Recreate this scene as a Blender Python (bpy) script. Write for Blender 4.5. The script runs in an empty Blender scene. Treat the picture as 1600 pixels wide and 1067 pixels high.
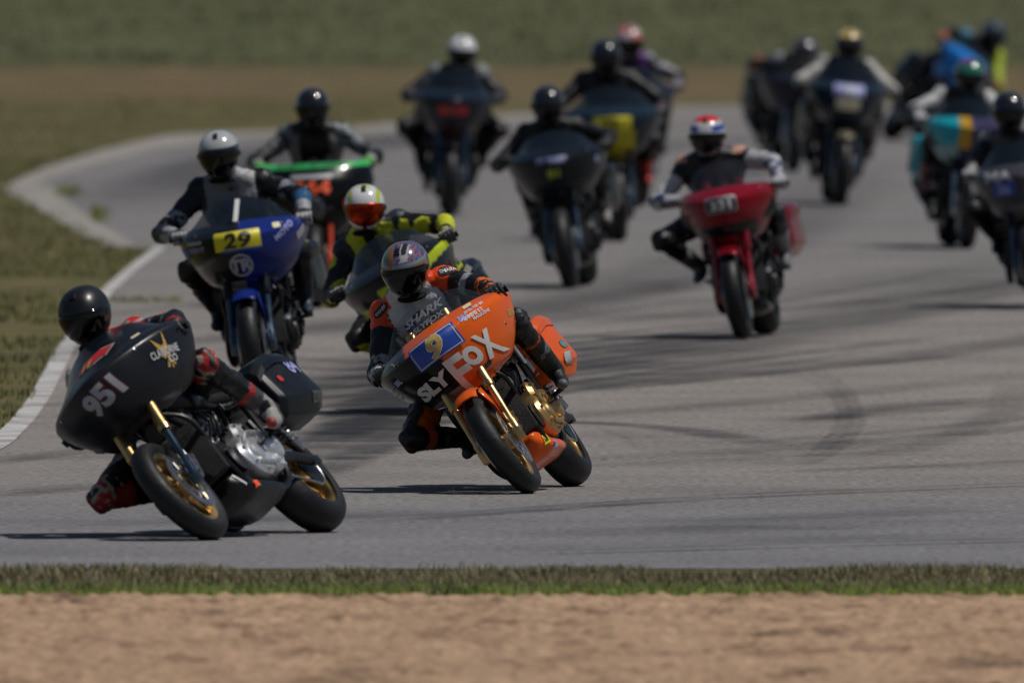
import bpy, bmesh, math, random
import numpy as np
from math import radians as R, sin, cos, pi, sqrt
from mathutils import Vector as V, Matrix, noise
from mathutils.bvhtree import BVHTree
random.seed(4)
rng = np.random.default_rng(7)
S = bpy.context.scene
COL = S.collection

# ------------------------------------------------------------------ camera
F = 51200.0                       # focal length in pixels of the 1600 px wide photograph
CAMZ, HORIZ = 4.2, -436.0
pitch = math.atan((533.5 - HORIZ) / F)
cam_d = bpy.data.cameras.new('camera'); cam = bpy.data.objects.new('camera', cam_d); COL.objects.link(cam)
cam.location = (0, 0, CAMZ); cam.rotation_euler = (pi / 2 - pitch, 0, 0)
cam_d.sensor_width = 36; cam_d.lens = F * 36 / 1600
cam_d.clip_start = 1; cam_d.clip_end = 5000
cam_d.dof.use_dof = True; cam_d.dof.focus_distance = 181.0
cam_d.dof.aperture_fstop = 6.5; cam_d.dof.aperture_blades = 9
S.camera = cam

def ground(px, py, z=0.0):
    d = V(((px - 800) / F, 1, -(py - 533.5) / F))
    d = Matrix.Rotation(-pitch, 3, 'X') @ d
    k = (z - CAMZ) / d.z
    return V((0, 0, CAMZ)) + d * k

# ------------------------------------------------------------------ light
SUN_EL, SUN_AZ = R(67), R(97)      # azimuth measured clockwise from +Y (away from camera): from the right
w = bpy.data.worlds.new('World'); S.world = w; w.use_nodes = True
nt = w.node_tree; sky = nt.nodes.new('ShaderNodeTexSky'); sky.sky_type = 'NISHITA'; sky.sun_disc = False
sky.sun_elevation = SUN_EL; sky.sun_rotation = SUN_AZ; sky.altitude = 200; sky.dust_density = 1.0
nt.links.new(sky.outputs[0], nt.nodes['Background'].inputs[0]); nt.nodes['Background'].inputs[1].default_value = 0.05
sd = bpy.data.lights.new('sun', 'SUN'); sun = bpy.data.objects.new('sun', sd); COL.objects.link(sun)
sd.energy = 4.0; sd.angle = R(0.5); sd.color = (1, 0.955, 0.89)
sv = V((sin(SUN_AZ) * cos(SUN_EL), cos(SUN_AZ) * cos(SUN_EL), sin(SUN_EL)))
sun.rotation_euler = sv.to_track_quat('Z', 'Y').to_euler(); sun.location = (60, 150, 90)
S.view_settings.view_transform = 'Standard'; S.view_settings.look = 'None'; S.view_settings.gamma = 1
S.view_settings.exposure = -0.45
S.cycles.max_bounces = 8; S.cycles.sample_clamp_indirect = 4; S.cycles.transparent_max_bounces = 64

# ------------------------------------------------------------------ materials
def sock(b, n, v):
    b.inputs[n].default_value = v
MATS = {}
def mat(name, col=(.5, .5, .5), rough=.5, metal=0, coat=0, bump=0, bscale=60, var=.12, vc=False, alpha=1, trans=0, spec=.5):
    if name in MATS: return MATS[name]
    m = bpy.data.materials.new(name); m.use_nodes = True; n = m.node_tree; b = n.nodes['Principled BSDF']
    c4 = (*col, 1)
    sock(b, 'Roughness', rough); sock(b, 'Metallic', metal); sock(b, 'Coat Weight', coat); sock(b, 'Coat Roughness', .06)
    sock(b, 'Specular IOR Level', spec)
    tc = n.nodes.new('ShaderNodeTexCoord')
    ns = n.nodes.new('ShaderNodeTexNoise'); ns.inputs['Scale'].default_value = 9; ns.inputs['Detail'].default_value = 5
    n.links.new(tc.outputs['Object'], ns.inputs['Vector'])
    mr = n.nodes.new('ShaderNodeMapRange'); mr.inputs[1].default_value = .3; mr.inputs[2].default_value = .7
    mr.inputs[3].default_value = 1 - var; mr.inputs[4].default_value = 1 + var
    n.links.new(ns.outputs[0], mr.inputs[0])
    mx = n.nodes.new('ShaderNodeMix'); mx.data_type = 'RGBA'; mx.blend_type = 'MULTIPLY'; mx.inputs[0].default_value = 1
    mx.inputs[6].default_value = c4
    if vc:
        at = n.nodes.new('ShaderNodeVertexColor'); at.layer_name = 'Col'; n.links.new(at.outputs[0], mx.inputs[6])
    n.links.new(mr.outputs[0], mx.inputs[7]); n.links.new(mx.outputs[2], b.inputs['Base Color'])
    rr = n.nodes.new('ShaderNodeMapRange'); rr.inputs[1].default_value = .3; rr.inputs[2].default_value = .7
    rr.inputs[3].default_value = rough * .85; rr.inputs[4].default_value = min(1, rough * 1.2)
    n.links.new(ns.outputs[0], rr.inputs[0]); n.links.new(rr.outputs[0], b.inputs['Roughness'])
    if bump:
        n2 = n.nodes.new('ShaderNodeTexNoise'); n2.inputs['Scale'].default_value = bscale; n2.inputs['Detail'].default_value = 4
        n.links.new(tc.outputs['Object'], n2.inputs['Vector'])
        bp = n.nodes.new('ShaderNodeBump'); bp.inputs['Strength'].default_value = bump; bp.inputs['Distance'].default_value = .02
        n.links.new(n2.outputs[0], bp.inputs['Height']); n.links.new(bp.outputs[0], b.inputs['Normal'])
    if trans:
        sock(b, 'Alpha', alpha); sock(b, 'Specular IOR Level', .16)
    MATS[name] = m; return m

def paint(name, col, rough=.22, coat=.08): return mat('paint_' + name, col, rough, 0, coat, var=.06, spec=.2)
M_TYRE = mat('tyre_rubber', (.009, .0095, .011), .50, bump=.12, bscale=40, var=.3, spec=.35)
M_GOLD = mat('gold_anodised', (.52, .36, .16), .34, 1, var=.2)
M_GOLDC = mat('gold_cast_cover', (.50, .33, .14), .36, .85, var=.2, bump=.05)
M_STEEL = mat('brushed_steel', (.45, .45, .46), .3, 1, var=.2)
M_SILVER = mat('machined_aluminium', (.80, .80, .81), .38, .9, var=.2, bump=.08, bscale=25)
M_BLACKM = mat('black_metal', (.007, .007, .008), .35, .3, var=.3, spec=.4)
M_SATIN = mat('satin_black', (.006, .006, .008), .42, 0, .1, var=.3, spec=.35)
M_DARK = mat('dark_grey_metal', (.022, .023, .026), .38, .6, var=.3)
M_BLUEM = mat('blue_steel_tube', (.07, .105, .145), .22, .9, var=.2)
M_RIMB = mat('black_rim', (.02, .02, .022), .3, .4)
M_RED = mat('paint_race_red', (.24, .002, .012), .22, .4, .5, var=.05)
M_SEAT = mat('seat_foam', (.006, .006, .006), .8, spec=.25)
M_SUIT = mat('leather_suit', vc=True, rough=.42, bump=.45, bscale=30, var=.12, spec=.38)
M_SUIT2 = mat('leather_gloves', vc=True, rough=.5, bump=.25, bscale=90, var=.12)
M_HELM = mat('helmet_paint', vc=True, rough=.22, coat=.8, var=.03)
M_HELMSAT = mat('helmet_satin', vc=True, rough=.36, coat=.0, var=.05, spec=.45)
M_VISOR = mat('visor_dark', (.004, .004, .005), .07, 0, 0, var=.02, spec=.4)
M_VC = mat('fairing_paint', vc=True, rough=.20, coat=.16, var=.05, spec=.14)
M_VCSAT = mat('fairing_satin', vc=True, rough=.34, coat=.0, var=.08, spec=.38)
M_LENS = mat('smoked_screen', (.008, .012, .018), .08, 0, 0, alpha=.84, trans=1)
M_LENSC = mat('clear_screen', (.05, .06, .075), .08, 0, 0, alpha=.22, trans=1)
M_GRILL = mat('radiator_core', (.015, .015, .017), .6, .3, bump=.8, bscale=200)
def vis_red():
    if 'visor_red' in MATS: return MATS['visor_red']
    m = bpy.data.materials.new('visor_red'); m.use_nodes = True; n = m.node_tree; b = n.nodes['Principled BSDF']
    tc = n.nodes.new('ShaderNodeTexCoord'); ns = n.nodes.new('ShaderNodeTexNoise'); ns.inputs['Scale'].default_value = 14
    n.links.new(tc.outputs['Object'], ns.inputs[0]); cr = n.nodes.new('ShaderNodeValToRGB')
    cr.color_ramp.elements[0].position = .4; cr.color_ramp.elements[0].color = (.16, .004, .0, 1)
    cr.color_ramp.elements[1].position = .72; cr.color_ramp.elements[1].color = (.75, .07, .004, 1)
    n.links.new(ns.outputs[0], cr.inputs[0]); n.links.new(cr.outputs[0], b.inputs['Base Color'])
    sock(b, 'Metallic', .75); sock(b, 'Roughness', .25); MATS['visor_red'] = m; return m

# ------------------------------------------------------------------ mesh helpers
class MB:
    def __init__(s): s.v = []; s.f = []
    def add(s, vs, fs):
        o = len(s.v); s.v += [tuple(v) for v in vs]; s.f += [tuple(i + o for i in f) for f in fs]; return s
    def mesh(s, name, m=None, smooth=40):
        me = bpy.data.meshes.new(name); me.from_pydata(s.v, [], s.f); me.validate()
        b = bmesh.new(); b.from_mesh(me); bmesh.ops.recalc_face_normals(b, faces=b.faces); b.to_mesh(me); b.free()
        if smooth:
            me.shade_smooth(); me.set_sharp_from_angle(angle=R(smooth))
        if m: me.materials.append(m)
        return me

def frame(d):
    d = V(d).normalized(); a = V((0, 0, 1)) if abs(d.z) < .95 else V((1, 0, 0))
    x = d.cross(a).normalized(); return x, d.cross(x).normalized(), d

def tube(mb, pts, rad, n=10, cap=True, squash=1.0):
    pts = [V(p) for p in pts]; k = len(pts)
    if not hasattr(rad, '__len__'): rad = [rad] * k
    vs = []; x = None
    for i in range(k):
        d = (pts[min(i + 1, k - 1)] - pts[max(i - 1, 0)])
        d.normalize()
        if x is None: x, y, _ = frame(d)
        else:
            x = (x - d * x.dot(d)).normalized()
        y = d.cross(x)
        for j in range(n):
            a = 2 * pi * j / n; vs.append(pts[i] + (x * cos(a) + y * sin(a) * squash) * rad[i])
    fs = [(i * n + j, i * n + (j + 1) % n, (i + 1) * n + (j + 1) % n, (i + 1) * n + j) for i in range(k - 1) for j in range(n)]
    if cap: fs += [tuple(range(n)), tuple(range((k - 1) * n, k * n))]
    return mb.add(vs, fs)

def smoothpath(pts, m=6):
    pts = [V(p) for p in pts]; out = []
    for i in range(len(pts) - 1):
        p0, p1, p2, p3 = pts[max(i - 1, 0)], pts[i], pts[i + 1], pts[min(i + 2, len(pts) - 1)]
        for j in range(m):
            t = j / m; out.append(.5 * ((2 * p1) + (p2 - p0) * t + (2 * p0 - 5 * p1 + 4 * p2 - p3) * t * t + (3 * p1 - p0 - 3 * p2 + p3) * t ** 3))
    return out + [pts[-1]]

def capsule(mb, a, b, ra, rb, n=12, k=4, squash=1.0):
    a, b = V(a), V(b); d = (b - a)
    d = d.normalized() if d.length > 1e-5 else V((0, 0, 1))
    pts = []; rad = []
    for i in range(k + 1):
        t = pi / 2 * (1 - i / k); pts.append(a - d * ra * sin(t) * .999); rad.append(max(ra * cos(t), .0012))
    for i in range(k + 1):
        t = pi / 2 * i / k; pts.append(b + d * rb * sin(t) * .999); rad.append(max(rb * cos(t), .0012))
    x, y, _ = frame(d); vs = []
    for p, r in zip(pts, rad):
        for j in range(n):
            an = 2 * pi * j / n; vs.append(p + (x * cos(an) + y * sin(an) * squash) * r)
    K = len(pts)
    fs = [(i * n + j, i * n + (j + 1) % n, (i + 1) * n + (j + 1) % n, (i + 1) * n + j) for i in range(K - 1) for j in range(n)]
    fs += [tuple(range(n)), tuple(range((K - 1) * n, K * n))]
    return mb.add(vs, fs)

def lathe(mb, prof, c, axis='y', n=48, closed=False, a0=0, a1=2 * pi):
    c = V(c); vs = []; k = len(prof); full = abs(a1 - a0 - 2 * pi) < 1e-6; m = n if full else n + 1
    for i in range(m):
        a = a0 + (a1 - a0) * i / n
        for (h, r) in prof:
            vs.append(c + V((r * cos(a), h, r * sin(a))))
    fs = []
    for i in range(n):
        i2 = (i + 1) % m
        for j in range(k if closed else k - 1):
            j2 = (j + 1) % k; fs.append((i * k + j, i * k + j2, i2 * k + j2, i2 * k + j))
    return mb.add(vs, fs)

def cbox(mb, c, sz, ch=.15, rot=None):
    """box with chamfered edges (octagonal section in all directions)"""
    b = bmesh.new(); bmesh.ops.create_cube(b, size=1)
    bmesh.ops.scale(b, vec=V(sz), verts=b.verts)
    bmesh.ops.bevel(b, geom=b.edges[:], offset=min(sz) * ch, segments=2, affect='EDGES', profile=.6)
    if rot is not None: bmesh.ops.rotate(b, cent=(0, 0, 0), matrix=rot.to_3x3(), verts=b.verts)
    b.verts.index_update(); vs = [v.co + V(c) for v in b.verts]; fs = [[v.index for v in f.verts] for f in b.faces]; b.free()
    return mb.add(vs, fs)

def loft(mb, secs, cap=True):
    n = len(secs[0]); vs = [p for s_ in secs for p in s_]; k = len(secs)
    fs = [(i * n + j, i * n + (j + 1) % n, (i + 1) * n + (j + 1) % n, (i + 1) * n + j) for i in range(k - 1) for j in range(n)]
    if cap: fs += [tuple(range(n)), tuple(range((k - 1) * n, k * n))]
    return mb.add(vs, fs)

def sec(x, cy, cz, hw, hh, e=.55, n=20, axis='x'):
    """superelliptic section normal to x"""
    o = []
    for j in range(n):
        a = 2 * pi * j / n; ca, sa = cos(a), sin(a)
        o.append(V((x, cy + hw * math.copysign(abs(ca) ** e, ca), cz + hh * math.copysign(abs(sa) ** e, sa))))
    return o

def poly_plate(mb, pts, y0, y1, ch=.01):
    """extrude a polygon in the x,z plane from y0 to y1 with a chamfered outer (y1) face"""
    c = V((sum(p[0] for p in pts) / len(pts), 0, sum(p[1] for p in pts) / len(pts)))
    n = len(pts); s_ = 1 if y1 > y0 else -1; rows = []
    for yy, k in ((y0, 0), (y1 - s_ * ch, 0), (y1, ch)):
        row = []
        for p in pts:
            q = V((p[0], 0, p[1])); d = (c - q); L = d.length; q = q + d * (k / L if L else 0); row.append(V((q.x, yy, q.z)))
        rows.append(row)
    return loft(mb, rows)

def remeshed(name, mb, voxel, smooth=4, m=None):
    me = bpy.data.meshes.new(name); me.from_pydata(mb.v, [], mb.f); me.validate()
    b = bmesh.new(); b.from_mesh(me); bmesh.ops.recalc_face_normals(b, faces=b.faces); b.to_mesh(me); b.free()
    o = bpy.data.objects.new('tmp', me); COL.objects.link(o)
    r = o.modifiers.new('r', 'REMESH'); r.mode = 'VOXEL'; r.voxel_size = voxel
    if smooth:
        s_ = o.modifiers.new('s', 'SMOOTH'); s_.factor = .5; s_.iterations = smooth
    dg = bpy.context.evaluated_depsgraph_get(); ev = o.evaluated_get(dg)
    out = bpy.data.meshes.new_from_object(ev); out.name = name
    bpy.data.objects.remove(o); bpy.data.meshes.remove(me)
    out.materials.clear()
    if m: out.materials.append(m)
    out.shade_smooth(); return out

def colour(me, fn):
    a = me.color_attributes.new('Col', 'FLOAT_COLOR', 'POINT'); n = len(me.vertices)
    co = np.empty(n * 3); me.vertices.foreach_get('co', co); co = co.reshape(-1, 3)
    out = np.ones((n, 4), dtype=np.float32)
    for i in range(n): out[i, :3] = fn(co[i])
    a.data.foreach_set('color', out.ravel()); return me

def link(name, me, parent=None, label=None):
    o = bpy.data.objects.new(name, me); COL.objects.link(o)
    if parent: o.parent = parent
    if label: o['label'] = label
    return o
CACHE = {}
def cached(key, m, fn, smooth=40):
    k = (key, m.name)
    if k not in CACHE: CACHE[k] = fn(MB()).mesh(key, m, smooth)
    return CACHE[k]

# ------------------------------------------------------------------ decals: lettering projected on a surface
def bvh_of(me):
    return BVHTree.FromPolygons([v.co.copy() for v in me.vertices], [tuple(p.vertices) for p in me.polygons])

def strokes(n, seed=1):
    r_ = random.Random(seed); b = bmesh.new(); x = 0
    for i in range(n):
        w_ = r_.uniform(.35, .6); k = r_.randrange(3)
        for (x0, y0, x1, y1) in (((0, 0, .16, 1), (.16, .82, w_, 1), (.16, .42, w_, .58)), ((0, 0, .16, 1), (w_ - .16, 0, w_, 1), (.16, .4, w_ - .16, .6)), ((0, 0, w_, .18), (0, .82, w_, 1), (0, .18, .16, .82), (w_ - .16, .18, w_, .82)))[k]:
            b.faces.new([b.verts.new((x + a, c_, 0)) for a, c_ in ((x0, y0), (x1, y0), (x1, y1), (x0, y1))])
        x += w_ + (.14 if r_.random() > .2 else .4)
    return b
def text_mesh2d(txt, bold=.0, shear=0, space=1.0):
    if txt.startswith('~'): return strokes(int(txt[1:]), int(txt[1:]))
    cu = bpy.data.curves.new('t', 'FONT'); cu.body = txt; cu.offset = bold; cu.shear = shear; cu.space_character = space
    cu.align_x = 'CENTER'; cu.align_y = 'CENTER'; cu.resolution_u = 3
    o = bpy.data.objects.new('t', cu); COL.objects.link(o)
    dg = bpy.context.evaluated_depsgraph_get(); me = bpy.data.meshes.new_from_object(o.evaluated_get(dg))
    b = bmesh.new(); b.from_mesh(me); bpy.data.objects.remove(o); bpy.data.meshes.remove(me); bpy.data.curves.remove(cu)
    return b
def poly_mesh2d(polys):
    b = bmesh.new()
    for p in polys: b.faces.new([b.verts.new((x, y, 0)) for x, y in p])
    bmesh.ops.triangulate(b, faces=b.faces[:]); return b

def decal(name, b, bvh, o, ex, ey, h, mt, parent, off=.004, w=None, d=None, grid=.02, label=None):
    """b: flat bmesh centred on 0; scaled to height h (and width w); laid on the surface along d"""
    xs = [v.co.x for v in b.verts]; ys = [v.co.y for v in b.verts]
    if not xs: b.free(); return None
    cx, cy = (min(xs) + max(xs)) / 2, (min(ys) + max(ys)) / 2; k = h / (max(ys) - min(ys)); kx = w / (max(xs) - min(xs)) if w else k
    for v in b.verts: v.co.x = (v.co.x - cx) * kx; v.co.y = (v.co.y - cy) * k; v.co.z = 0
    W = (max(xs) - min(xs)) * kx / 2; H = h / 2
    g = -W + grid
    while g < W:
        bmesh.ops.bisect_plane(b, geom=b.verts[:] + b.edges[:] + b.faces[:], plane_co=(g, 0, 0), plane_no=(1, 0, 0)); g += grid
    g = -H + grid
    while g < H:
        bmesh.ops.bisect_plane(b, geom=b.verts[:] + b.edges[:] + b.faces[:], plane_co=(0, g, 0), plane_no=(0, 1, 0)); g += grid
    ex = V(ex).normalized(); ey = V(ey); ey = (ey - ex * ey.dot(ex)).normalized(); nrm = ex.cross(ey)
    d = V(d).normalized() if d is not None else -nrm
    o = V(o); bad = []
    for v in b.verts:
        p = o + ex * v.co.x + ey * v.co.y
        hit = bvh.ray_cast(p - d * .35, d, .8) if bvh else (p, nrm, 0, 0)
        if hit[0] is None: bad.append(v); continue
        n_ = hit[1]; n_ = n_ if n_.dot(d) < 0 else -n_
        v.co = hit[0] + n_ * off
    if bad: bmesh.ops.delete(b, geom=bad, context='VERTS')
    if not len(b.faces): b.free(); return None
    me = bpy.data.meshes.new(name); b.to_mesh(me); b.free(); me.materials.append(mt); me.shade_smooth()
    return link(name, me, parent, label)
def rrect(w_, h_, r_=.1, n=5):
    o = []
    for cx, cy, a in ((w_ / 2 - r_, h_ / 2 - r_, 0), (-w_ / 2 + r_, h_ / 2 - r_, 90), (-w_ / 2 + r_, -h_ / 2 + r_, 180), (w_ / 2 - r_, -h_ / 2 + r_, 270)):
        for i in range(n): t = R(a + 90 * i / (n - 1)); o.append((cx + r_ * cos(t), cy + r_ * sin(t)))
    return o
def ring2d(r0, r1, n=24):
    return [[(r0 * cos(2 * pi * i / n), r0 * sin(2 * pi * i / n)), (r1 * cos(2 * pi * i / n), r1 * sin(2 * pi * i / n)),
             (r1 * cos(2 * pi * (i + 1) / n), r1 * sin(2 * pi * (i + 1) / n)), (r0 * cos(2 * pi * (i + 1) / n), r0 * sin(2 * pi * (i + 1) / n))] for i in range(n)]
def ink(name, col, rough=.45): return mat('ink_' + name, col, rough, var=.04)
I_WHITE = ink('white', (.62, .62, .62)); I_GREY = ink('grey', (.36, .37, .40)); I_BLACK = ink('black', (.012, .012, .012))
I_GOLD = ink('gold', (.50, .33, .09)); I_BLUE = ink('blue', (.012, .06, .36)); I_YEL = ink('yellow', (.68, .60, .02))
I_RED = ink('red', (.55, .02, .02)); I_OR = ink('orange', (.85, .10, .02)); I_LIL = ink('lilac', (.32, .34, .62)); I_TEAL = ink('teal', (.02, .22, .24))
I_GREEN = ink('green', (.05, .55, .14)); I_DGREY = ink('dim_grey', (.10, .10, .11)); I_CREAM = ink('cream', (.75, .68, .45))

# ------------------------------------------------------------------ motorcycle
def b_tyre(r, wd, rim):
    def f(mb):
        prof = []
        for i in range(17):
            a = -1.9 + 3.8 * i / 16
            rr = r - wd * .40 + wd * .40 * cos(a) if abs(a) < pi / 2 else r - wd * .40 + wd * .40 * cos(a) * 1.0
            prof.append((wd * .5 * sin(a) if abs(a) < pi / 2 else math.copysign(wd * .5 * (1 - .28 * (abs(a) - pi / 2)), a), rr))
        prof = [(-wd * .36, rim)] + prof + [(wd * .36, rim)]
        return lathe(mb, prof, (0, 0, 0), n=72, closed=True)
    return f
def b_rim(r, wd, hubw, spokes=5):
    def f(mb):
        h = wd * .37
        lathe(mb, [(-h, r + .004), (-h, r - .016), (-h * .75, r - .03), (h * .75, r - .03), (h, r - .016), (h, r + .004)], (0, 0, 0), n=60, closed=True)
        lathe(mb, [(-hubw, .02), (-hubw, .038), (-hubw * .7, .05), (hubw * .7, .05), (hubw, .038), (hubw, .02)], (0, 0, 0), n=24, closed=True)
        for i in range(spokes):
            a = 2 * pi * i / spokes
            for da in (-.14, .14):
                p0 = V((cos(a) * .045, 0, sin(a) * .045)); p1 = V((cos(a + da) * (r - .025), 0, sin(a + da) * (r - .025)))
                tube(mb, [p0, (p0 + p1) / 2, p1], [.021, .013, .014], n=8, squash=1)
        return mb
    return f
def b_disc(mb):
    lathe(mb, [(-.003, .118), (-.003, .163), (.003, .163), (.003, .118)], (0, 0, 0), n=48, closed=True)
    lathe(mb, [(-.004, .062), (-.004, .088), (.004, .088), (.004, .062)], (0, 0, 0), n=32, closed=True)
    for i in range(10):
        a = 2 * pi * i / 10; tube(mb, [(cos(a) * .08, 0, sin(a) * .08), (cos(a + .12) * .122, 0, sin(a + .12) * .122)], .006, n=6)
    return mb
RAKE = V((-.42, 0, .907))
def forkpt(t, y, dx=0): return V((-.0 + dx, y, .30)) + RAKE * t

def surf_rows(rows, nu=45, sub=5, zf=None, ez=.0):
    """rows: (z, nose, half width, back). returns verts grid"""
    rr = smoothpath4(rows, sub); vs = []; nr = len(rr)
    for r_ in rr:
        z, nose, hw, back = r_[:4]
        for i in range(nu):
            t = -1 + 2 * i / (nu - 1); y = hw * sin(t * pi / 2) * (1 if True else 1)
            x = back + (nose - back) * (1 - abs(t) ** 1.55) + .014 * max(0, 1 - abs(t) * 6) * 0
            zz = z - (r_[4] if len(r_) > 4 else 0) * abs(sin(t * pi / 2)) ** 2
            vs.append(V((x, y, zz)))
    fs = [(a * nu + b, a * nu + b + 1, (a + 1) * nu + b + 1, (a + 1) * nu + b) for a in range(nr - 1) for b in range(nu - 1)]
    return vs, fs, nr
def smoothpath4(rows, m):
    rows = [np.array(r_, float) for r_ in rows]; out = []
    for i in range(len(rows) - 1):
        p0, p1, p2, p3 = rows[max(i - 1, 0)], rows[i], rows[i + 1], rows[min(i + 2, len(rows) - 1)]
        for j in range(m):
            t = j / m; out.append(.5 * ((2 * p1) + (p2 - p0) * t + (2 * p0 - 5 * p1 + 4 * p2 - p3) * t * t + (3 * p1 - p0 - 3 * p2 + p3) * t ** 3))
    return out + [rows[-1]]

# crisp edged: underside, lower crease, flat flank, upper crease, top deck
FROWS = [(.640, -.22, .14, -.36, .0), (.668, -.17, .185, -.44, .0), (.690, -.12, .25, -.53, -.004), (.74, -.065, .300, -.56, -.006), (.80, -.02, .345, -.585, -.008), (.87, .015, .385, -.60, -.01), (.935, .03, .412, -.61, -.01),
         (.965, .025, .418, -.612, -.006), (.985, -.01, .415, -.608, .0), (1.005, -.055, .405, -.59, .006), (1.03, -.12, .375, -.56, .014), (1.050, -.175, .345, -.52, .02)]
SROWS = [(1.036, -.145, .345, -.50, .03), (1.085, -.24, .335, -.52, .05), (1.15, -.35, .29, -.54, .07), (1.205, -.44, .23, -.56, .06)]
def shift(rows, dz=0, kw=1.0, drop=0, low=0):
    """same fairing, raised / narrowed, lower edge cut away towards the sides"""
    out = []
    for r_ in rows:
        f_ = max(0, min(1, (.95 - r_[0]) / .31)); out.append((r_[0] + dz + low * f_, r_[1], r_[2] * kw, r_[3], r_[4] - drop * f_))
    return out

def fairing_mesh(name, colfn, m, rows=FROWS, thick=.007):
    vs, fs, nr = surf_rows(rows, 61, 4); mb = MB(); mb.add(vs, fs)
    me = bpy.data.meshes.new(name); me.from_pydata(mb.v, [], mb.f); me.shade_smooth(); me.materials.append(m)
    b = bmesh.new(); b.from_mesh(me)
    # outer faces look forward
    bmesh.ops.recalc_face_normals(b, faces=b.faces)
    b.faces.ensure_lookup_table()
    if sum(f.normal.x for f in b.faces) < 0: bmesh.ops.reverse_faces(b, faces=b.faces)
    b.to_mesh(me); b.free(); me.set_sharp_from_angle(angle=R(17))
    bv = bvh_of(me)
    colour(me, colfn)
    return me, bv

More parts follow.
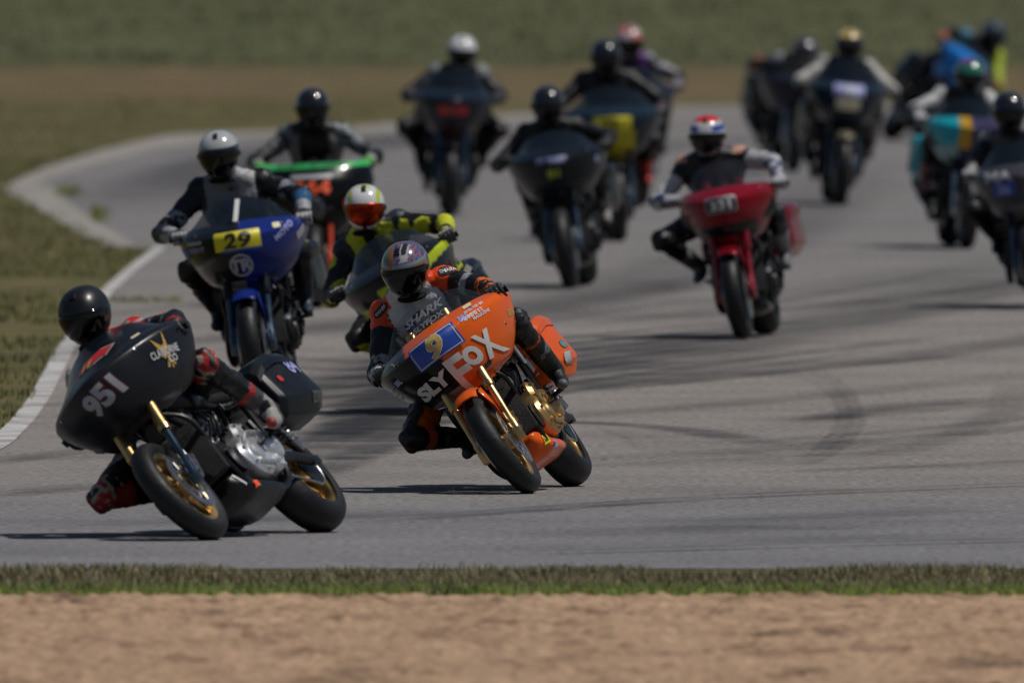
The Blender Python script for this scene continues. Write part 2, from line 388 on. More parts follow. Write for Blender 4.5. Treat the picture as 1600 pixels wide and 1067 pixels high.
FROWS_N = shift(FROWS, 0, .89); SROWS_N = shift(SROWS, 0, .89)
def build_bike(c):
    """c: dict of colours. returns root Empty; local frame: forward +X, left +Y, up +Z, front axle above x=0"""
    root = bpy.data.objects.new('motorcycle', None); COL.objects.link(root)
    root.empty_display_size = .3
    rimm = c.get('rim', M_RIMB); forkm = c.get('fork', M_GOLD); lowm = c.get('forklow', M_STEEL)
    body = c['body']; cover = c.get('cover', M_DARK); det = c.get('detail', 1)
    # wheels
    for nm, x, z, r, wd, rimr, hub in (('front', 0, .300, .300, .120, .218, .07), ('rear', -1.63, .315, .315, .190, .218, .1)):
        wh = link('wheel', cached('rim_' + nm, rimm, b_rim(rimr, wd, hub)), root); wh.location = (x, 0, z)
        link('tyre', cached('tyre_' + nm, M_TYRE, b_tyre(r, wd, rimr - .003)), wh)
        for sgn in ((-1, 1) if nm == 'front' else (-1,)):
            d = link('brake_disc', cached('brake_disc', M_STEEL, b_disc), wh); d.location = (0, sgn * .078, 0)
        if nm == 'rear':
            def spr(mb):
                n = 48; o = []
                for i in range(n * 2): a = pi * i / n; rr = .112 if i % 2 else .105; o.append((rr * cos(a), rr * sin(a)))
                return poly_plate(mb, o, .098, .106, .001)
            link('sprocket', cached('sprocket', M_DARK, spr), wh)
    # forks
    for s_ in (-1, 1):
        def up(mb):
            tube(mb, [forkpt(.33, 0), forkpt(.36, 0), forkpt(.36, 0), forkpt(.86, 0)], [.030, .033, .0285, .0285], n=20); return mb
        f = link('fork_leg', cached('fork_upper', forkm, up), root); f.location = (0, s_ * .112, 0)
        def lo(mb):
            tube(mb, [forkpt(-.02, 0, .0), forkpt(.08, 0), forkpt(.10, 0), forkpt(.36, 0)], [.024, .026, .0205, .0205], n=18)
            cbox(mb, (.0, 0, .30), (.07, .045, .075), .25); return mb
        link('fork_tube', cached('fork_lower', lowm, lo), f)
        def cal(mb):
            cbox(mb, (-.125, -.02 * s_, .375), (.085, .06, .14), .22, Matrix.Rotation(R(-35), 4, 'Y'))
            for k in range(3): tube(mb, [(-.15 + k * .03, .02 * s_, .42 - k * .045), (-.15 + k * .03, -.045 * s_, .42 - k * .045)], .012, n=10)
            tube(mb, [(-.12, 0, .44), (-.16, 0, .6), (-.25, -.02 * s_, .75)], .006, n=6); return mb
        cm = c.get('caliper', M_GOLD)
        k = ('cal%d' % s_, cm.name)
        if k not in CACHE: CACHE[k] = cal(MB()).mesh('brake_caliper', cm)
        link('brake_caliper', CACHE[k], f)
    def tri(mb):
        for t, h in ((.60, .035), (.80, .03)):
            p = forkpt(t, 0); cbox(mb, p, (.075, .30, h), .25, Matrix.Rotation(R(-25), 4, 'Y'))
        tube(mb, [forkpt(.58, 0, -.02), forkpt(.84, 0, -.02)], .035, n=14); return mb
    link('triple_clamp', cached('triple_clamp', M_BLACKM, tri), root)
    # fender
    if c.get('fender'):
        def fen(mb):
            prof = [(-.070, .318), (-.068, .328), (-.045, .343), (0, .349), (.045, .343), (.068, .328), (.070, .318)]
            lathe(mb, prof, (0, 0, .30), n=30, a0=R(58), a1=R(168))
            for sg in (-1, 1):
                vs = [(.06, sg * .073, .60), (-.10, sg * .073, .625), (-.20, sg * .076, .56), (-.165, sg * .09, .46), (-.07, sg * .09, .36), (-.03, sg * .09, .37), (-.06, sg * .088, .50)]
                ctr = len(mb.v); mb.add(vs, [(0, 1, 6), (1, 2, 3, 6), (6, 3, 4, 5)])
            return mb
        fo = link('front_fender', cached('front_fender', c['fender'], fen, 30), root)
        md = fo.modifiers.new('solid', 'SOLIDIFY'); md.thickness = .004
    # handlebar + grips + levers
    def bar(mb):
        for sg in (-1, 1):
            tube(mb, smoothpath([(-.36, sg * .05, .98), (-.38, sg * .08, 1.00), (-.44, sg * .20, 1.0), (-.49, sg * .30, 1.0)], 4), .013, n=10)
            tube(mb, [(-.34, sg * .08, .9), (-.38, sg * .08, 1.02)], .02, n=10)
            cbox(mb, (-.485, sg * .285, 1.0), (.05, .04, .045), .3)
        cbox(mb, (-.38, 0, 1.005), (.05, .2, .03), .3); return mb
    hb = link('handlebar', cached('handlebar', M_BLACKM, bar), root)
    for sg in (-1, 1):
        def grip(mb):
            tube(mb, [(-.49, sg * .30, 1.0), (-.52, sg * .425, .995), (-.522, sg * .435, .995)], [.017, .017, .021], n=12); return mb
        link('grip', cached('grip%d' % sg, M_SEAT, grip), hb).data.name = 'grip'
        def lev(mb):
            tube(mb, smoothpath([(-.47, sg * .29, 1.0), (-.43, sg * .33, 1.0), (-.44, sg * .42, .99)], 4), [.007] * 9, n=6); return mb
        link('lever', cached('lever%d' % sg, M_DARK, lev), hb)
    # fairing
    fm, fb = fairing_mesh('fairing', c['fair_col'], c.get('fair_mat', M_VC), rows=c.get('rows') or shift(FROWS, c.get('fk', (0, .89))[0], c.get('fk', (0, .89))[1]))
    fa = link('fairing', fm, root)
    md = fa.modifiers.new('solid', 'SOLIDIFY'); md.thickness = .006; md.offset = -1
    vs, fs, nr = surf_rows(c.get('srows') or [(a + (0 if i == 0 else c.get('sh', 0) * i / 3), b, d, e, f) for i, (a, b, d, e, f) in enumerate(shift(SROWS, c.get('fk', (0, .89))[0], c.get('fk', (0, .89))[1]))], 41, 5)
    sm = MB().add(vs, fs).mesh('windscreen', c.get('screen', M_LENS), 60)
    so = link('windscreen', sm, root)
    sb = bvh_of(sm)
    def dash(mb):
        secs = []
        for x, hw, hh, z in ((-.24, .12, .10, .87), (-.32, .26, .13, .88), (-.43, .33, .12, .89), (-.47, .32, .11, .89)):
            secs.append(sec(x, 0, z, hw, hh, .6))
        return loft(mb, secs)
    link('dashboard', cached('dashboard', M_SATIN, dash), root)
    for px_ in c.get('intake', []):
        pass
    # tank
    tm = c.get('tank', body)
    def tank(mb):
        secs = []
        for x, hw, zb, zt in ((-.50, .09, .80, .90), (-.54, .13, .75, .955), (-.64, .165, .70, 1.00), (-.78, .17, .68, 1.0), (-.90, .15, .68, .95), (-1.02, .11, .70, .86), (-1.08, .08, .71, .82)):
            secs.append(sec(x, 0, (zb + zt) / 2, hw, (zt - zb) / 2, .75, 24))
        return loft(mb, secs)
    link('fuel_tank', cached('fuel_tank', tm, tank, 60), root)
    def seat(mb):
        secs = []
        for x, hw, zb, zt in ((-1.00, .09, .74, .80), (-1.06, .13, .73, .815), (-1.2, .155, .72, .81), (-1.33, .15, .74, .83), (-1.38, .14, .76, .93), (-1.44, .12, .80, .945), (-1.5, .09, .84, .93)):
            secs.append(sec(x, 0, (zb + zt) / 2, hw, (zt - zb) / 2, .7, 20))
        return loft(mb, secs)
    link('seat', cached('seat', M_SEAT, seat, 60), root)
    def tail(mb):
        secs = []
        for x, hw, zb, zt in ((-1.2, .11, .66, .74), (-1.45, .13, .68, .86), (-1.7, .125, .72, .90), (-1.95, .10, .70, .84), (-2.03, .07, .70, .78)):
            secs.append(sec(x, 0, (zb + zt) / 2, hw, (zt - zb) / 2, .6, 20))
        return loft(mb, secs)
    link('rear_fender', cached('rear_fender', c.get('tail', body), tail, 50), root)
    # saddlebags
    for sg in (-1, 1):
        def bag(mb):
            secs = []
            for x, ci, co_, zb, zt in ((-1.39, .15, .29, .56, .80), (-1.42, .14, .315, .52, .825), (-1.60, .14, .355, .50, .845), (-1.76, .14, .36, .50, .84), (-1.87, .145, .345, .53, .80), (-1.90, .16, .32, .56, .77)):
                a, b_ = sg * ci, sg * co_; w_ = co_ - ci; h = zt - zb
                pts = [(ci, zb + .02 * h), (ci + w_ * .35, zb), (ci + w_ * .70, zb + .0 * h), (ci + w_ * .99, zb + h * .22), (ci + w_, zb + h * .30), (ci + w_ * .93, zb + h * .84), (ci + w_ * .82, zb + h * .99), (ci, zt)]
                secs.append([V((x, sg * p, q)) for p, q in pts])
            return loft(mb, secs)
        k = ('bag%d' % sg, c.get('bag', body).name)
        if k not in CACHE:
            CACHE[k] = bag(MB()).mesh('saddlebag', c.get('bag', body), 12)
        bo = link('saddlebag', CACHE[k], root)
        bm_ = bo.modifiers.new('bev', 'BEVEL'); bm_.width = .012; bm_.segments = 2; bm_.angle_limit = R(20); bm_.harden_normals = True
        def lid(mb):
            secs = []
            for x, ci, co_, zt in ((-1.37, .155, .285, .81), (-1.42, .13, .325, .85), (-1.56, .125, .352, .875), (-1.74, .125, .355, .87), (-1.88, .13, .33, .825), (-1.93, .15, .29, .78)):
                pts = [(ci, zt - .035), (co_ * .985, zt - .085), (co_ * 1.0, zt - .05), (co_ * .93, zt - .012), (ci + (co_ - ci) * .5, zt + .008), (ci, zt)]
                secs.append([V((x, sg * p, q)) for p, q in pts])
            return loft(mb, secs)
        lm = c.get('lid', c.get('bag', body)); k = ('lid%d' % sg, lm.name)
        if k not in CACHE: CACHE[k] = lid(MB()).mesh('saddlebag_lid', lm, 22)
        link('saddlebag_lid', CACHE[k], bo)
        c.setdefault('_bags', {})[sg] = bo
    # frame
    def fr(mb):
        for sg in (-1, 1):
            tube(mb, smoothpath([(-.40, sg * .04, .78), (-.48, sg * .10, .62), (-.52, sg * .13, .34), (-.60, sg * .125, .20), (-1.05, sg * .125, .19), (-1.22, sg * .14, .34), (-1.25, sg * .13, .60)]), .018, n=8)
            tube(mb, smoothpath([(-.42, sg * .04, .84), (-.7, sg * .11, .76), (-1.05, sg * .13, .70), (-1.4, sg * .12, .74), (-1.9, sg * .11, .74)]), .018, n=8)
            tube(mb, [(-1.25, sg * .13, .45), (-1.65, sg * .15, .52), (-1.9, sg * .15, .60)], .013, n=8)
            tube(mb, [(-1.22, sg * .15, .34), (-1.3, sg * .15, .7)], .016, n=8)
        for x, z in ((-.50, .58), (-.9, .195), (-1.24, .55)): tube(mb, [(x, -.14, z), (x, .14, z)], .014, n=8)
        return mb
    link('frame', cached('frame', M_BLACKM, fr), root)
    def sw(mb):
        for sg in (-1, 1):
            tube(mb, [(-1.15, sg * .13, .36), (-1.4, sg * .145, .35), (-1.63, sg * .145, .315)], [.035, .028, .026], n=10)
            tube(mb, [(-1.2, sg * .13, .40), (-1.45, sg * .145, .45), (-1.6, sg * .145, .345)], .014, n=8)
            cbox(mb, (-1.63, sg * .148, .315), (.11, .03, .05), .25)
        tube(mb, [(-1.18, -.13, .36), (-1.18, .13, .36)], .04, n=12); return mb
    link('swingarm', cached('swingarm', c.get('swing', M_DARK), sw), root)
    for sg in (-1, 1):
        def sh(mb):
            a = V((-1.52, sg * .175, .37)); b_ = V((-1.36, sg * .165, .70)); d = (b_ - a)
            tube(mb, [a, b_], .012, n=10); tube(mb, [a, a + d * .2], .022, n=12)
            pts = [a + d * (.15 + .6 * i / 90) + V((cos(i / 90 * 2 * pi * 8) * .027, sin(i / 90 * 2 * pi * 8) * .027, 0)) for i in range(91)]
            tube(mb, pts, .005, n=5); tube(mb, [a + d * .78, b_], .024, n=12)
            tube(mb, [b_ + V((.06, 0, -.03)), b_ + V((.06, 0, .10))], .02, n=10); return mb
        link('shock_absorber', cached('shock%d' % sg, M_STEEL, sh), root)
    # engine
    def eng(mb):
        cbox(mb, (-.84, 0, .37), (.50, .25, .27), .18); cbox(mb, (-1.10, 0, .42), (.22, .26, .30), .2)
        cbox(mb, (-.80, 0, .22), (.42, .22, .08), .3)
        tube(mb, [(-.62, -.16, .36), (-.62, .16, .36)], .075, n=20); tube(mb, [(-.56, -.05, .28), (-.50, -.05, .28)], .045, n=16)
        for k in range(9): tube(mb, [(-.60 - k * .06, .135, .52 + .02 * (k % 2)), (-.60 - k * .06, .165, .52 + .02 * (k % 2))], .011, n=8)
        for k in range(6): tube(mb, smoothpath([(-.55 - .08 * k, .12, .50), (-.6 - .07 * k, .17, .58 + .02 * k), (-.7 - .05 * k, .13, .68)], 4), .008, n=6)
        return mb
    en = link('engine', cached('engine', M_BLACKM, eng), root)
    def cyl(mb):
        for k in range(14):
            h = .03 + k * .0155; rr = .098 if k % 2 == 0 else .078
            tube(mb, [(0, 0, h), (0, 0, h + .0155)], rr, n=24)
        cbox(mb, (0, 0, .30), (.20, .19, .085), .25); cbox(mb, (0, 0, .355), (.17, .15, .05), .3)
        tube(mb, [(-.09, .07, .05), (-.09, .07, .30)], .012, n=8); tube(mb, [(.09, .07, .05), (.09, .07, .30)], .012, n=8); return mb
    for an in (28, -28):
        cm = link('cylinder', cached('cylinder', c.get('cyl', M_DARK), cyl), en)
        cm.location = (-.84, 0, .46); cm.rotation_euler = (0, R(an), 0)
    def pc(mb):
        o = [(-.70, .30), (-.66, .37), (-.69, .44), (-.76, .49), (-.80, .545), (-.86, .56), (-.89, .50), (-.97, .50), (-1.06, .51), (-1.15, .46), (-1.17, .38), (-1.13, .31), (-1.05, .26), (-.95, .265), (-.85, .235), (-.76, .25)]
        o = [(p.x, p.z) for p in smoothpath([(a, 0, b_) for a, b_ in o + [o[0]]], 3)][:-1]
        poly_plate(mb, o, .12, .195, .022)
        lathe(mb, [(.19, .0), (.228, .001), (.228, .066), (.222, .078), (.205, .086), (.19, .088)][::-1], (-1.04, 0, .39), n=32)
        lathe(mb, [(.19, .0), (.215, .001), (.213, .048), (.20, .058), (.19, .06)][::-1], (-.80, 0, .36), n=28)
        lathe(mb, [(.22, .0), (.240, .001), (.238, .022), (.225, .026)][::-1], (-1.04, 0, .39), n=20)
        for a, b_ in o[::4]:
            q = V((a, 0, b_)); c0 = V((-.92, 0, .38)); q = q + (c0 - q) * .09
            tube(mb, [(q.x, .185, q.z), (q.x, .203, q.z)], .009, n=8)
        tube(mb, smoothpath([(-.72, .20, .42), (-.82, .205, .47), (-.96, .205, .47)], 4), .014, n=8)
        tube(mb, smoothpath([(-.74, .20, .30), (-.88, .205, .285), (-1.0, .205, .30)], 4), .012, n=8)
        return mb
    link('primary_cover', cached('primary_cover', cover, pc), en)
    def ac(mb):
        lathe(mb, [(-.12, .0), (-.255, .001), (-.25, .075), (-.22, .095), (-.12, .09)], (-.80, 0, .62), n=28)
        return mb
    link('air_filter', cached('air_filter', M_DARK, ac), en)
    def ra(mb):
        cbox(mb, (-.40, 0, .46), (.04, .34, .32), .1, Matrix.Rotation(R(-12), 4, 'Y'))
        for k in range(14): cbox(mb, (-.377 - (.01 * k) * .21, 0, .34 + k * .018), (.006, .27, .006), .1)
        return mb
    link('radiator', cached('radiator', M_GRILL, ra), root)
    def ex(mb):
        tube(mb, smoothpath([(-.68, -.10, .62), (-.58, -.16, .50), (-.62, -.19, .30), (-.9, -.20, .22), (-1.15, -.21, .24), (-1.3, -.22, .34)]), .026, n=12)
        tube(mb, [(-1.28, -.225, .33), (-1.36, -.235, .38), (-1.72, -.27, .50), (-1.74, -.27, .51)], [.03, .055, .058, .045], n=18); return mb
    link('exhaust', cached('exhaust', M_DARK, ex), root)
    def pan(mb):
        secs = []
        for x, hw, zb, zt in ((-.45, .09, .24, .29), (-.48, .115, .19, .30), (-.56, .145, .155, .265), (-.60, .15, .15, .235), (-.85, .15, .14, .215), (-1.00, .14, .145, .205), (-1.04, .12, .16, .20)):
            pts = [(-hw, zt), (-hw, zb + (zt - zb) * .35), (-hw * .5, zb), (hw * .5, zb), (hw, zb + (zt - zb) * .35), (hw, zt), (hw * .6, zt), (-hw * .6, zt)]
            secs.append([V((x, p, q)) for p, q in pts])
        return loft(mb, secs)
    pn = link('belly_pan', cached('belly_pan', c.get('pan', body), pan, 30), root)
    c['_pan'] = pn
    bp_ = pn.modifiers.new('bev', 'BEVEL'); bp_.width = .014; bp_.segments = 3; bp_.angle_limit = R(12)
    for sg in (-1, 1):
        def pg(mb):
            tube(mb, [(-1.06, sg * .14, .42), (-1.05, sg * .19, .425)], .018, n=8)
            tube(mb, [(-1.05, sg * .19, .425), (-1.04, sg * .295, .43)], .013, n=10)
            tube(mb, [(-1.06, sg * .16, .42), (-.93, sg * .21, .40), (-.90, sg * .25, .40)], .008, n=6); return mb
        link('footpeg', cached('footpeg%d' % sg, M_BLACKM, pg), root)
    def chn(mb):
        pts = []
        for k in range(13): a = R(-90 + 15 * k); pts.append((-1.10 + .045 * cos(a), .10, .36 + .045 * sin(a)))
        for k in range(13): a = R(90 + 15 * k); pts.append((-1.63 + .112 * cos(a), .10, .315 + .112 * sin(a)))
        return tube(mb, pts + [pts[0]], .0085, n=6)
    link('chain', cached('chain', M_STEEL, chn), root)
    # steering damper, small lamp pods and hoses behind the forks
    def hz(mb):
        for sg in (-1, 1):
            tube(mb, smoothpath([(-.30, sg * .09, .72), (-.36, sg * .17, .62), (-.42, sg * .16, .46), (-.5, sg * .14, .36)], 5), .012, n=8)
            tube(mb, smoothpath([(-.46, sg * .22, .98), (-.40, sg * .15, .86), (-.44, sg * .09, .70), (-.6, sg * .10, .66)], 5), .006, n=6)
        tube(mb, [(-.33, .02, .66), (-.27, .02, .66)], .05, n=18)
        return mb
    link('hoses', cached('hoses', M_SATIN, hz), root)
    if c.get('lamp'):
        def lp(mb):
            lathe(mb, [(0, .001), (.006, .05), (.0, .072), (-.02, .085), (-.03, .088), (-.03, .0)], (0, 0, 0), n=32); return mb
        lo_ = link('headlight', cached('headlight', c['lamp'], lp), fa); lo_.rotation_euler = (0, 0, R(-90)); lo_.location = c.get('lamploc', (.035, 0, .76))
    # lettering
    root['_k'] = 1; del root['_k']
    c['_fa'], c['_fb'], c['_so'], c['_sb'] = fa, fb, so, sb
    for by, bz in ((.26, 1.0), (-.26, 1.0), (.12, .715), (-.12, .715), (.34, .84), (-.34, .84)):
        hit = fb.ray_cast(V((1.2, by, bz)), V((-1, 0, 0)), 3)
        if hit[0] is not None:
            n_ = hit[1] if hit[1].x > 0 else -hit[1]; bmx = MB(); tube(bmx, [hit[0] - n_ * .002, hit[0] + n_ * .004, hit[0] + n_ * .005], [.008, .008, .005], n=10)
            link('fastener', bmx.mesh('fastener', M_STEEL), fa)
    for s_ in (-1, 1):
        decal('air_intake', poly_mesh2d([[(0, .0), (.09 * s_, .018), (.10 * s_, .045), (.0, .02)]] if s_ > 0 else [[(0, .02), (-.10, .045), (-.09, .018), (0, 0)]]), fb, (.1, s_ * .14, c.get('vz', .705)), (0, 1, 0), (0, 0, 1), .040, M_GRILL, fa, off=.003, d=(-1, 0, 0))
    for fn in c.get('decals', []): fn(c)
    return root

# text on the fairing: position given by (y, z) of its centre seen from the front or the side
def ftext(txt, y, z, h, m, rot=0, side=0, bold=.02, shear=0, on='fair', w=None, name='lettering', off=.004, space=1.0, b2=None):
    def f(c):
        par, bv = (c['_fa'], c['_fb']) if on == 'fair' else (c['_so'], c['_sb'])
        b = b2() if b2 else text_mesh2d(txt, bold, shear, space)
        a = R(side)                     # viewing direction turned towards the left flank
        vx = V((-sin(a), cos(a), 0)) ; d = V((-cos(a), -sin(a), 0))
        ex = vx * cos(R(rot)) + V((0, 0, 1)) * sin(R(rot)); ey = -vx * sin(R(rot)) + V((0, 0, 1)) * cos(R(rot))
        hit = bv.ray_cast(V((1.2, y, z)), V((-1, 0, 0)), 3)
        o = hit[0] if hit[0] is not None else V((-.2, y, z))
        decal(name, b, bv, o, ex, ey, h, m, par, off=off, w=w, d=d)
    return f

# ------------------------------------------------------------------ rider
def nearest(p, segs):
    best = None
    for k, a, b, ra, rb in segs:
        ab = b - a; L = ab.dot(ab); t = 0 if L < 1e-9 else max(0, min(1, (p - a).dot(ab) / L))
        q = a + ab * t; d = (p - q).length - (ra + (rb - ra) * t)
        if best is None or d < best[0]: best = (d, k, t, q)
    return best

DEF = dict(pelvis=(-1.20, 0, .885), sh=(-.92, 0, 1.27), shd=(0, 1, 0), head=(-.80, 0, 1.46),
           elbL=(-.76, .35, 1.06), elbR=(-.76, -.35, 1.06), kneeL=(-.76, .27, .82), kneeR=(-.76, -.27, .82),
           footL=(-1.05, .265, .455), footR=(-1.05, -.265, .455), hy=0, hp=0, hr=0)

def helmet_shell(colfn, m, nlon=72, nlat=44, visor=None, res=1):
    def pos(lon, lat, off=0):
        cl, sl = cos(lat), sin(lat); c, s_ = cos(lon), sin(lon)
        e = .88
        x = math.copysign(abs(cl * c) ** e, c) ; y = math.copysign(abs(cl * s_) ** e, s_); z = math.copysign(abs(sl) ** e, sl)
        X, Y, Z = .150 + off, .124 + off, .142 + off
        low = max(0, -z); front = max(0, x)
        px, py, pz = x * X, y * Y, z * Z
        px *= 1 + .10 * low * (1 if x > 0 else -1.2); py *= 1 - .30 * low * front - .12 * low
        pz -= .028 * low * front; px += .012 * front * (1 - abs(z))
        return V((px, py, pz))
    mb = MB(); vs = []
    for j in range(nlat + 1):
        lat = -R(62) + (R(90) + R(62)) * j / nlat
        for i in range(nlon):
            vs.append(pos(2 * pi * i / nlon, lat))
    fs = [(j * nlon + i, j * nlon + (i + 1) % nlon, (j + 1) * nlon + (i + 1) % nlon, (j + 1) * nlon + i) for j in range(nlat) for i in range(nlon)]
    fs.append(tuple(range(nlon)))
    mb.add(vs, fs); me = mb.mesh('helmet', m, 60)
    bmx = bmesh.new(); bmx.from_mesh(me); bmesh.ops.remove_doubles(bmx, verts=bmx.verts, dist=.0008); bmx.to_mesh(me); bmx.free()
    me.shade_smooth()
    def cf(co):
        lon = math.atan2(co[1] / .124, co[0] / .15); lat = math.asin(max(-1, min(1, co[2] / .142)))
        if co[2] < -.125: return (.01, .01, .01)
        return colfn(co, lon, lat)
    colour(me, cf)
    mv = MB(); vs = []; nu, nv = 28, 12
    for j in range(nv + 1):
        for i in range(nu + 1):
            t = -1 + 2 * i / nu; lon = t * R(80); k = j / nv
            lo = R(-38) + R(18) * t * t; hi = R(15) - R(7) * t * t
            edge = min(1, min(j, nv - j) / 1.0, min(i, nu - i) / 1.0)
            vs.append(pos(lon, lo + (hi - lo) * k, -.002 + .007 * edge))
    fs = [(j * (nu + 1) + i, j * (nu + 1) + i + 1, (j + 1) * (nu + 1) + i + 1, (j + 1) * (nu + 1) + i) for j in range(nv) for i in range(nu)]
    mv.add(vs, fs); vm = mv.mesh('visor', visor or M_VISOR, 70)
    # vents, aerial lip, chin strap roll
    tms = []
    for nm, c_, sz, a in (('helmet_vent', pos(0, R(55), .001), (.045, .028, .010), 32), ('chin_vent', pos(0, R(-46), .002), (.010, .045, .014), 0)):
        tr = MB(); cbox(tr, c_, sz, .3, Matrix.Rotation(R(a), 4, 'Y')); tms.append((nm, tr.mesh(nm, M_SATIN, 40)))
    for s_ in (-1, 1):
        tr = MB(); tube(tr, [pos(s_ * R(80), R(0), -.004), pos(s_ * R(80), R(0), .007)], .016, n=16); tms.append(('visor_pivot', tr.mesh('visor_pivot', M_SATIN, 40)))
    tm = tms
    return me, vm, tm, pos

def build_rider(c, p, vox=.013):
    q = dict(DEF); q.update(p)
    for k in q:
        if isinstance(q[k], tuple): q[k] = V(q[k])
    sw_ = q['shd'].normalized() * .185
    L, Rr = q['sh'] + sw_, q['sh'] - sw_
    pel = q['pelvis']; up = (q['sh'] - pel).normalized(); hipd = V((0, .095, 0)) + q.get('hipd', V((0, 0, 0)))
    neck = q['sh'] + up * .06 + V((.02, 0, .01)); head = q['head']
    hands = {1: V((-.515, .375, 1.0)), -1: V((-.515, -.375, 1.0))}
    root = bpy.data.objects.new('person', None); COL.objects.link(root); root.empty_display_size = .3
    fwd = q['shd'].normalized().cross(up).normalized()      # chest direction
    if fwd.x < 0: fwd = -fwd
    segs = []
    def sg(k, a, b, ra, rb): segs.append((k, V(a), V(b), ra, rb))
    wst = pel + up * .17 + V((-.02, 0, .02))
    sg('hips', pel + hipd, pel - hipd, .118, .118); sg('abd', pel, wst, .135, .125)
    for s_, sh in ((1, L), (-1, Rr)):
        inn = q['sh'] + sw_ * (.50 * s_)
        sg('chest', wst + sw_ * (.25 * s_), inn - up * .06 + fwd * .015, .115, .128)
        sg('trap', sh + V((0, 0, .0)), neck + V((.01, 0, .01)), .066, .068)
        sg('shld', sh + V((0, 0, .008)), sh - up * .025, .084, .078)
        el = q['elbL'] if s_ > 0 else q['elbR']; hd = hands[s_]; wr = hd + (el - hd).normalized() * .085 + V((0, 0, .012))
        n_ = 'L' if s_ > 0 else 'R'
        sg('up' + n_, sh, el, .071, .058); sg('elb' + n_, el, el, .063, .063); sg('fore' + n_, el, wr, .060, .040)
        kn = q['kneeL'] if s_ > 0 else q['kneeR']; ft = q['footL'] if s_ > 0 else q['footR']; ank = ft + V((-.045, 0, .085))
        hip = pel + hipd * s_
        sg('thigh' + n_, hip, kn, .108, .073); sg('knee' + n_, kn, kn + (kn - hip).normalized() * .008, .078, .076)
        sg('shin' + n_, kn, ank, .070, .050)
        calf = kn + (ank - kn) * .38 + (V((-.03, 0, 0))); sg('shin' + n_, kn + (ank - kn) * .15, calf, .055, .058)
    sg('neck', neck - up * .02, head - V((0.01, 0, .07)), .062, .060)
    hump = q['sh'] - fwd * .07 + up * .02; sg('hump', hump - up * .16, hump + up * .03, .075, .06)
    mb = MB()
    for k, a, b, ra, rb in segs: capsule(mb, a, b, ra, rb, n=14)
    # belly / chest fill
    me = remeshed('body', mb, vox, 3, M_SUIT)
    sf = c['suit']; shw = sw_.length
    # soft folds of the leather, denser near the bends
    for v in me.vertices:
        n1 = noise.noise(v.co * 12) * .008 + (abs(noise.noise(V((v.co.x * 24, v.co.y * 12, v.co.z * 30)))) - .15) * .012
        v.co += v.normal * n1
    def cf(co):
        pt = V(co); b = nearest(pt, segs); d = pt - q['sh']
        return sf(dict(k=b[1], t=b[2], a=d.dot(q['shd'].normalized()) / shw, h=(pt - pel).dot(up) / (q['sh'] - pel).length, f=(pt - b[3]).dot(fwd), p=pt, r=pt - b[3]))
    colour(me, cf)
    body = link('body', me, root)
    # gloves
    gc = c.get('glove', (.015, .015, .015))
    for s_ in (1, -1):
        el = q['elbL'] if s_ > 0 else q['elbR']; hd = hands[s_]; wr = hd + (el - hd).normalized() * .085 + V((0, 0, .012))
        hb = MB(); Y = V((-.1 * s_ * 0, 1, 0)); lat = V((-.12, s_, 0)).normalized(); ctr = hd
        kx = V((.028, 0, .030))
        for i in range(4):
            o = lat * (-.036 + .024 * i); ln = (1.0, 1.08, 1.0, .86)[i]
            k0 = ctr + o + V((.012, 0, .034)); k1 = ctr + o + V((.042 * ln, 0, .016)); k2 = ctr + o + V((.038 * ln, 0, -.020 * ln)); k3 = ctr + o + V((.008, 0, -.034))
            capsule(hb, k0, k1, .0135, .0125, 8, 3); capsule(hb, k1, k2, .0125, .0115, 8, 3); capsule(hb, k2, k3, .0115, .0105, 8, 3)
            capsule(hb, wr * .5 + ctr * .5 + o * .8 + V((-.01, 0, .016)), k0, .018, .0165, 8, 3)
        capsule(hb, wr, ctr + V((-.015, 0, .024)), .033, .032, 12, 4)
        capsule(hb, wr - lat * .01, ctr - lat * .045 + V((-.012, 0, .0)), .017, .0145, 8, 3)
        capsule(hb, ctr - lat * .045 + V((-.012, 0, .0)), ctr - lat * .040 + V((.012, 0, -.026)), .0145, .012, 8, 3)
        cu = wr + (el - wr).normalized() * .075
        tube(hb, [wr - (el - wr).normalized() * .01, wr + (el - wr).normalized() * .02, cu], [.038, .043, .050], n=16)
        gm = remeshed('glove', hb, .0055 if vox < .016 else .008, 1, M_SUIT2)
        def gf(co, s_=s_):
            pt = V(co); dd = (pt - wr).dot((el - wr).normalized())
            return c.get('cuff', gc) if dd > .03 else (c['knuck'] if 'knuck' in c and (pt - ctr).z > .04 and (pt - ctr).x < .03 and dd < -.03 else gc)
        colour(gm, gf); link('glove', gm, root)
        # boots
        ft = q['footL'] if s_ > 0 else q['footR']; kn = q['kneeL'] if s_ > 0 else q['kneeR']; ank = ft + V((-.045, 0, .085))
        bb = MB(); tdir = V((.97, s_ * .12, -.12)).normalized(); heel = ft + tdir * -.09 + V((0, 0, .02)); toe = ft + tdir * .125 + V((0, 0, .012))
        capsule(bb, heel + V((0, 0, .01)), ft + tdir * .02 + V((0, 0, .02)), .037, .040, 12); capsule(bb, ft + tdir * .02 + V((0, 0, .018)), toe, .040, .030, 12)
        capsule(bb, ank, heel + V((0, 0, .03)), .050, .040, 12); capsule(bb, ank, ft + tdir * .04 + V((0, 0, .03)), .048, .034, 12)
        sh_ = (kn - ank).normalized(); capsule(bb, ank, ank + sh_ * .19, .050, .062, 14)
        bo = remeshed('boot', bb, .008, 2, M_SUIT2)
        bc = c.get('boot', (.015, .015, .016)); bt = c.get('boottrim', bc)
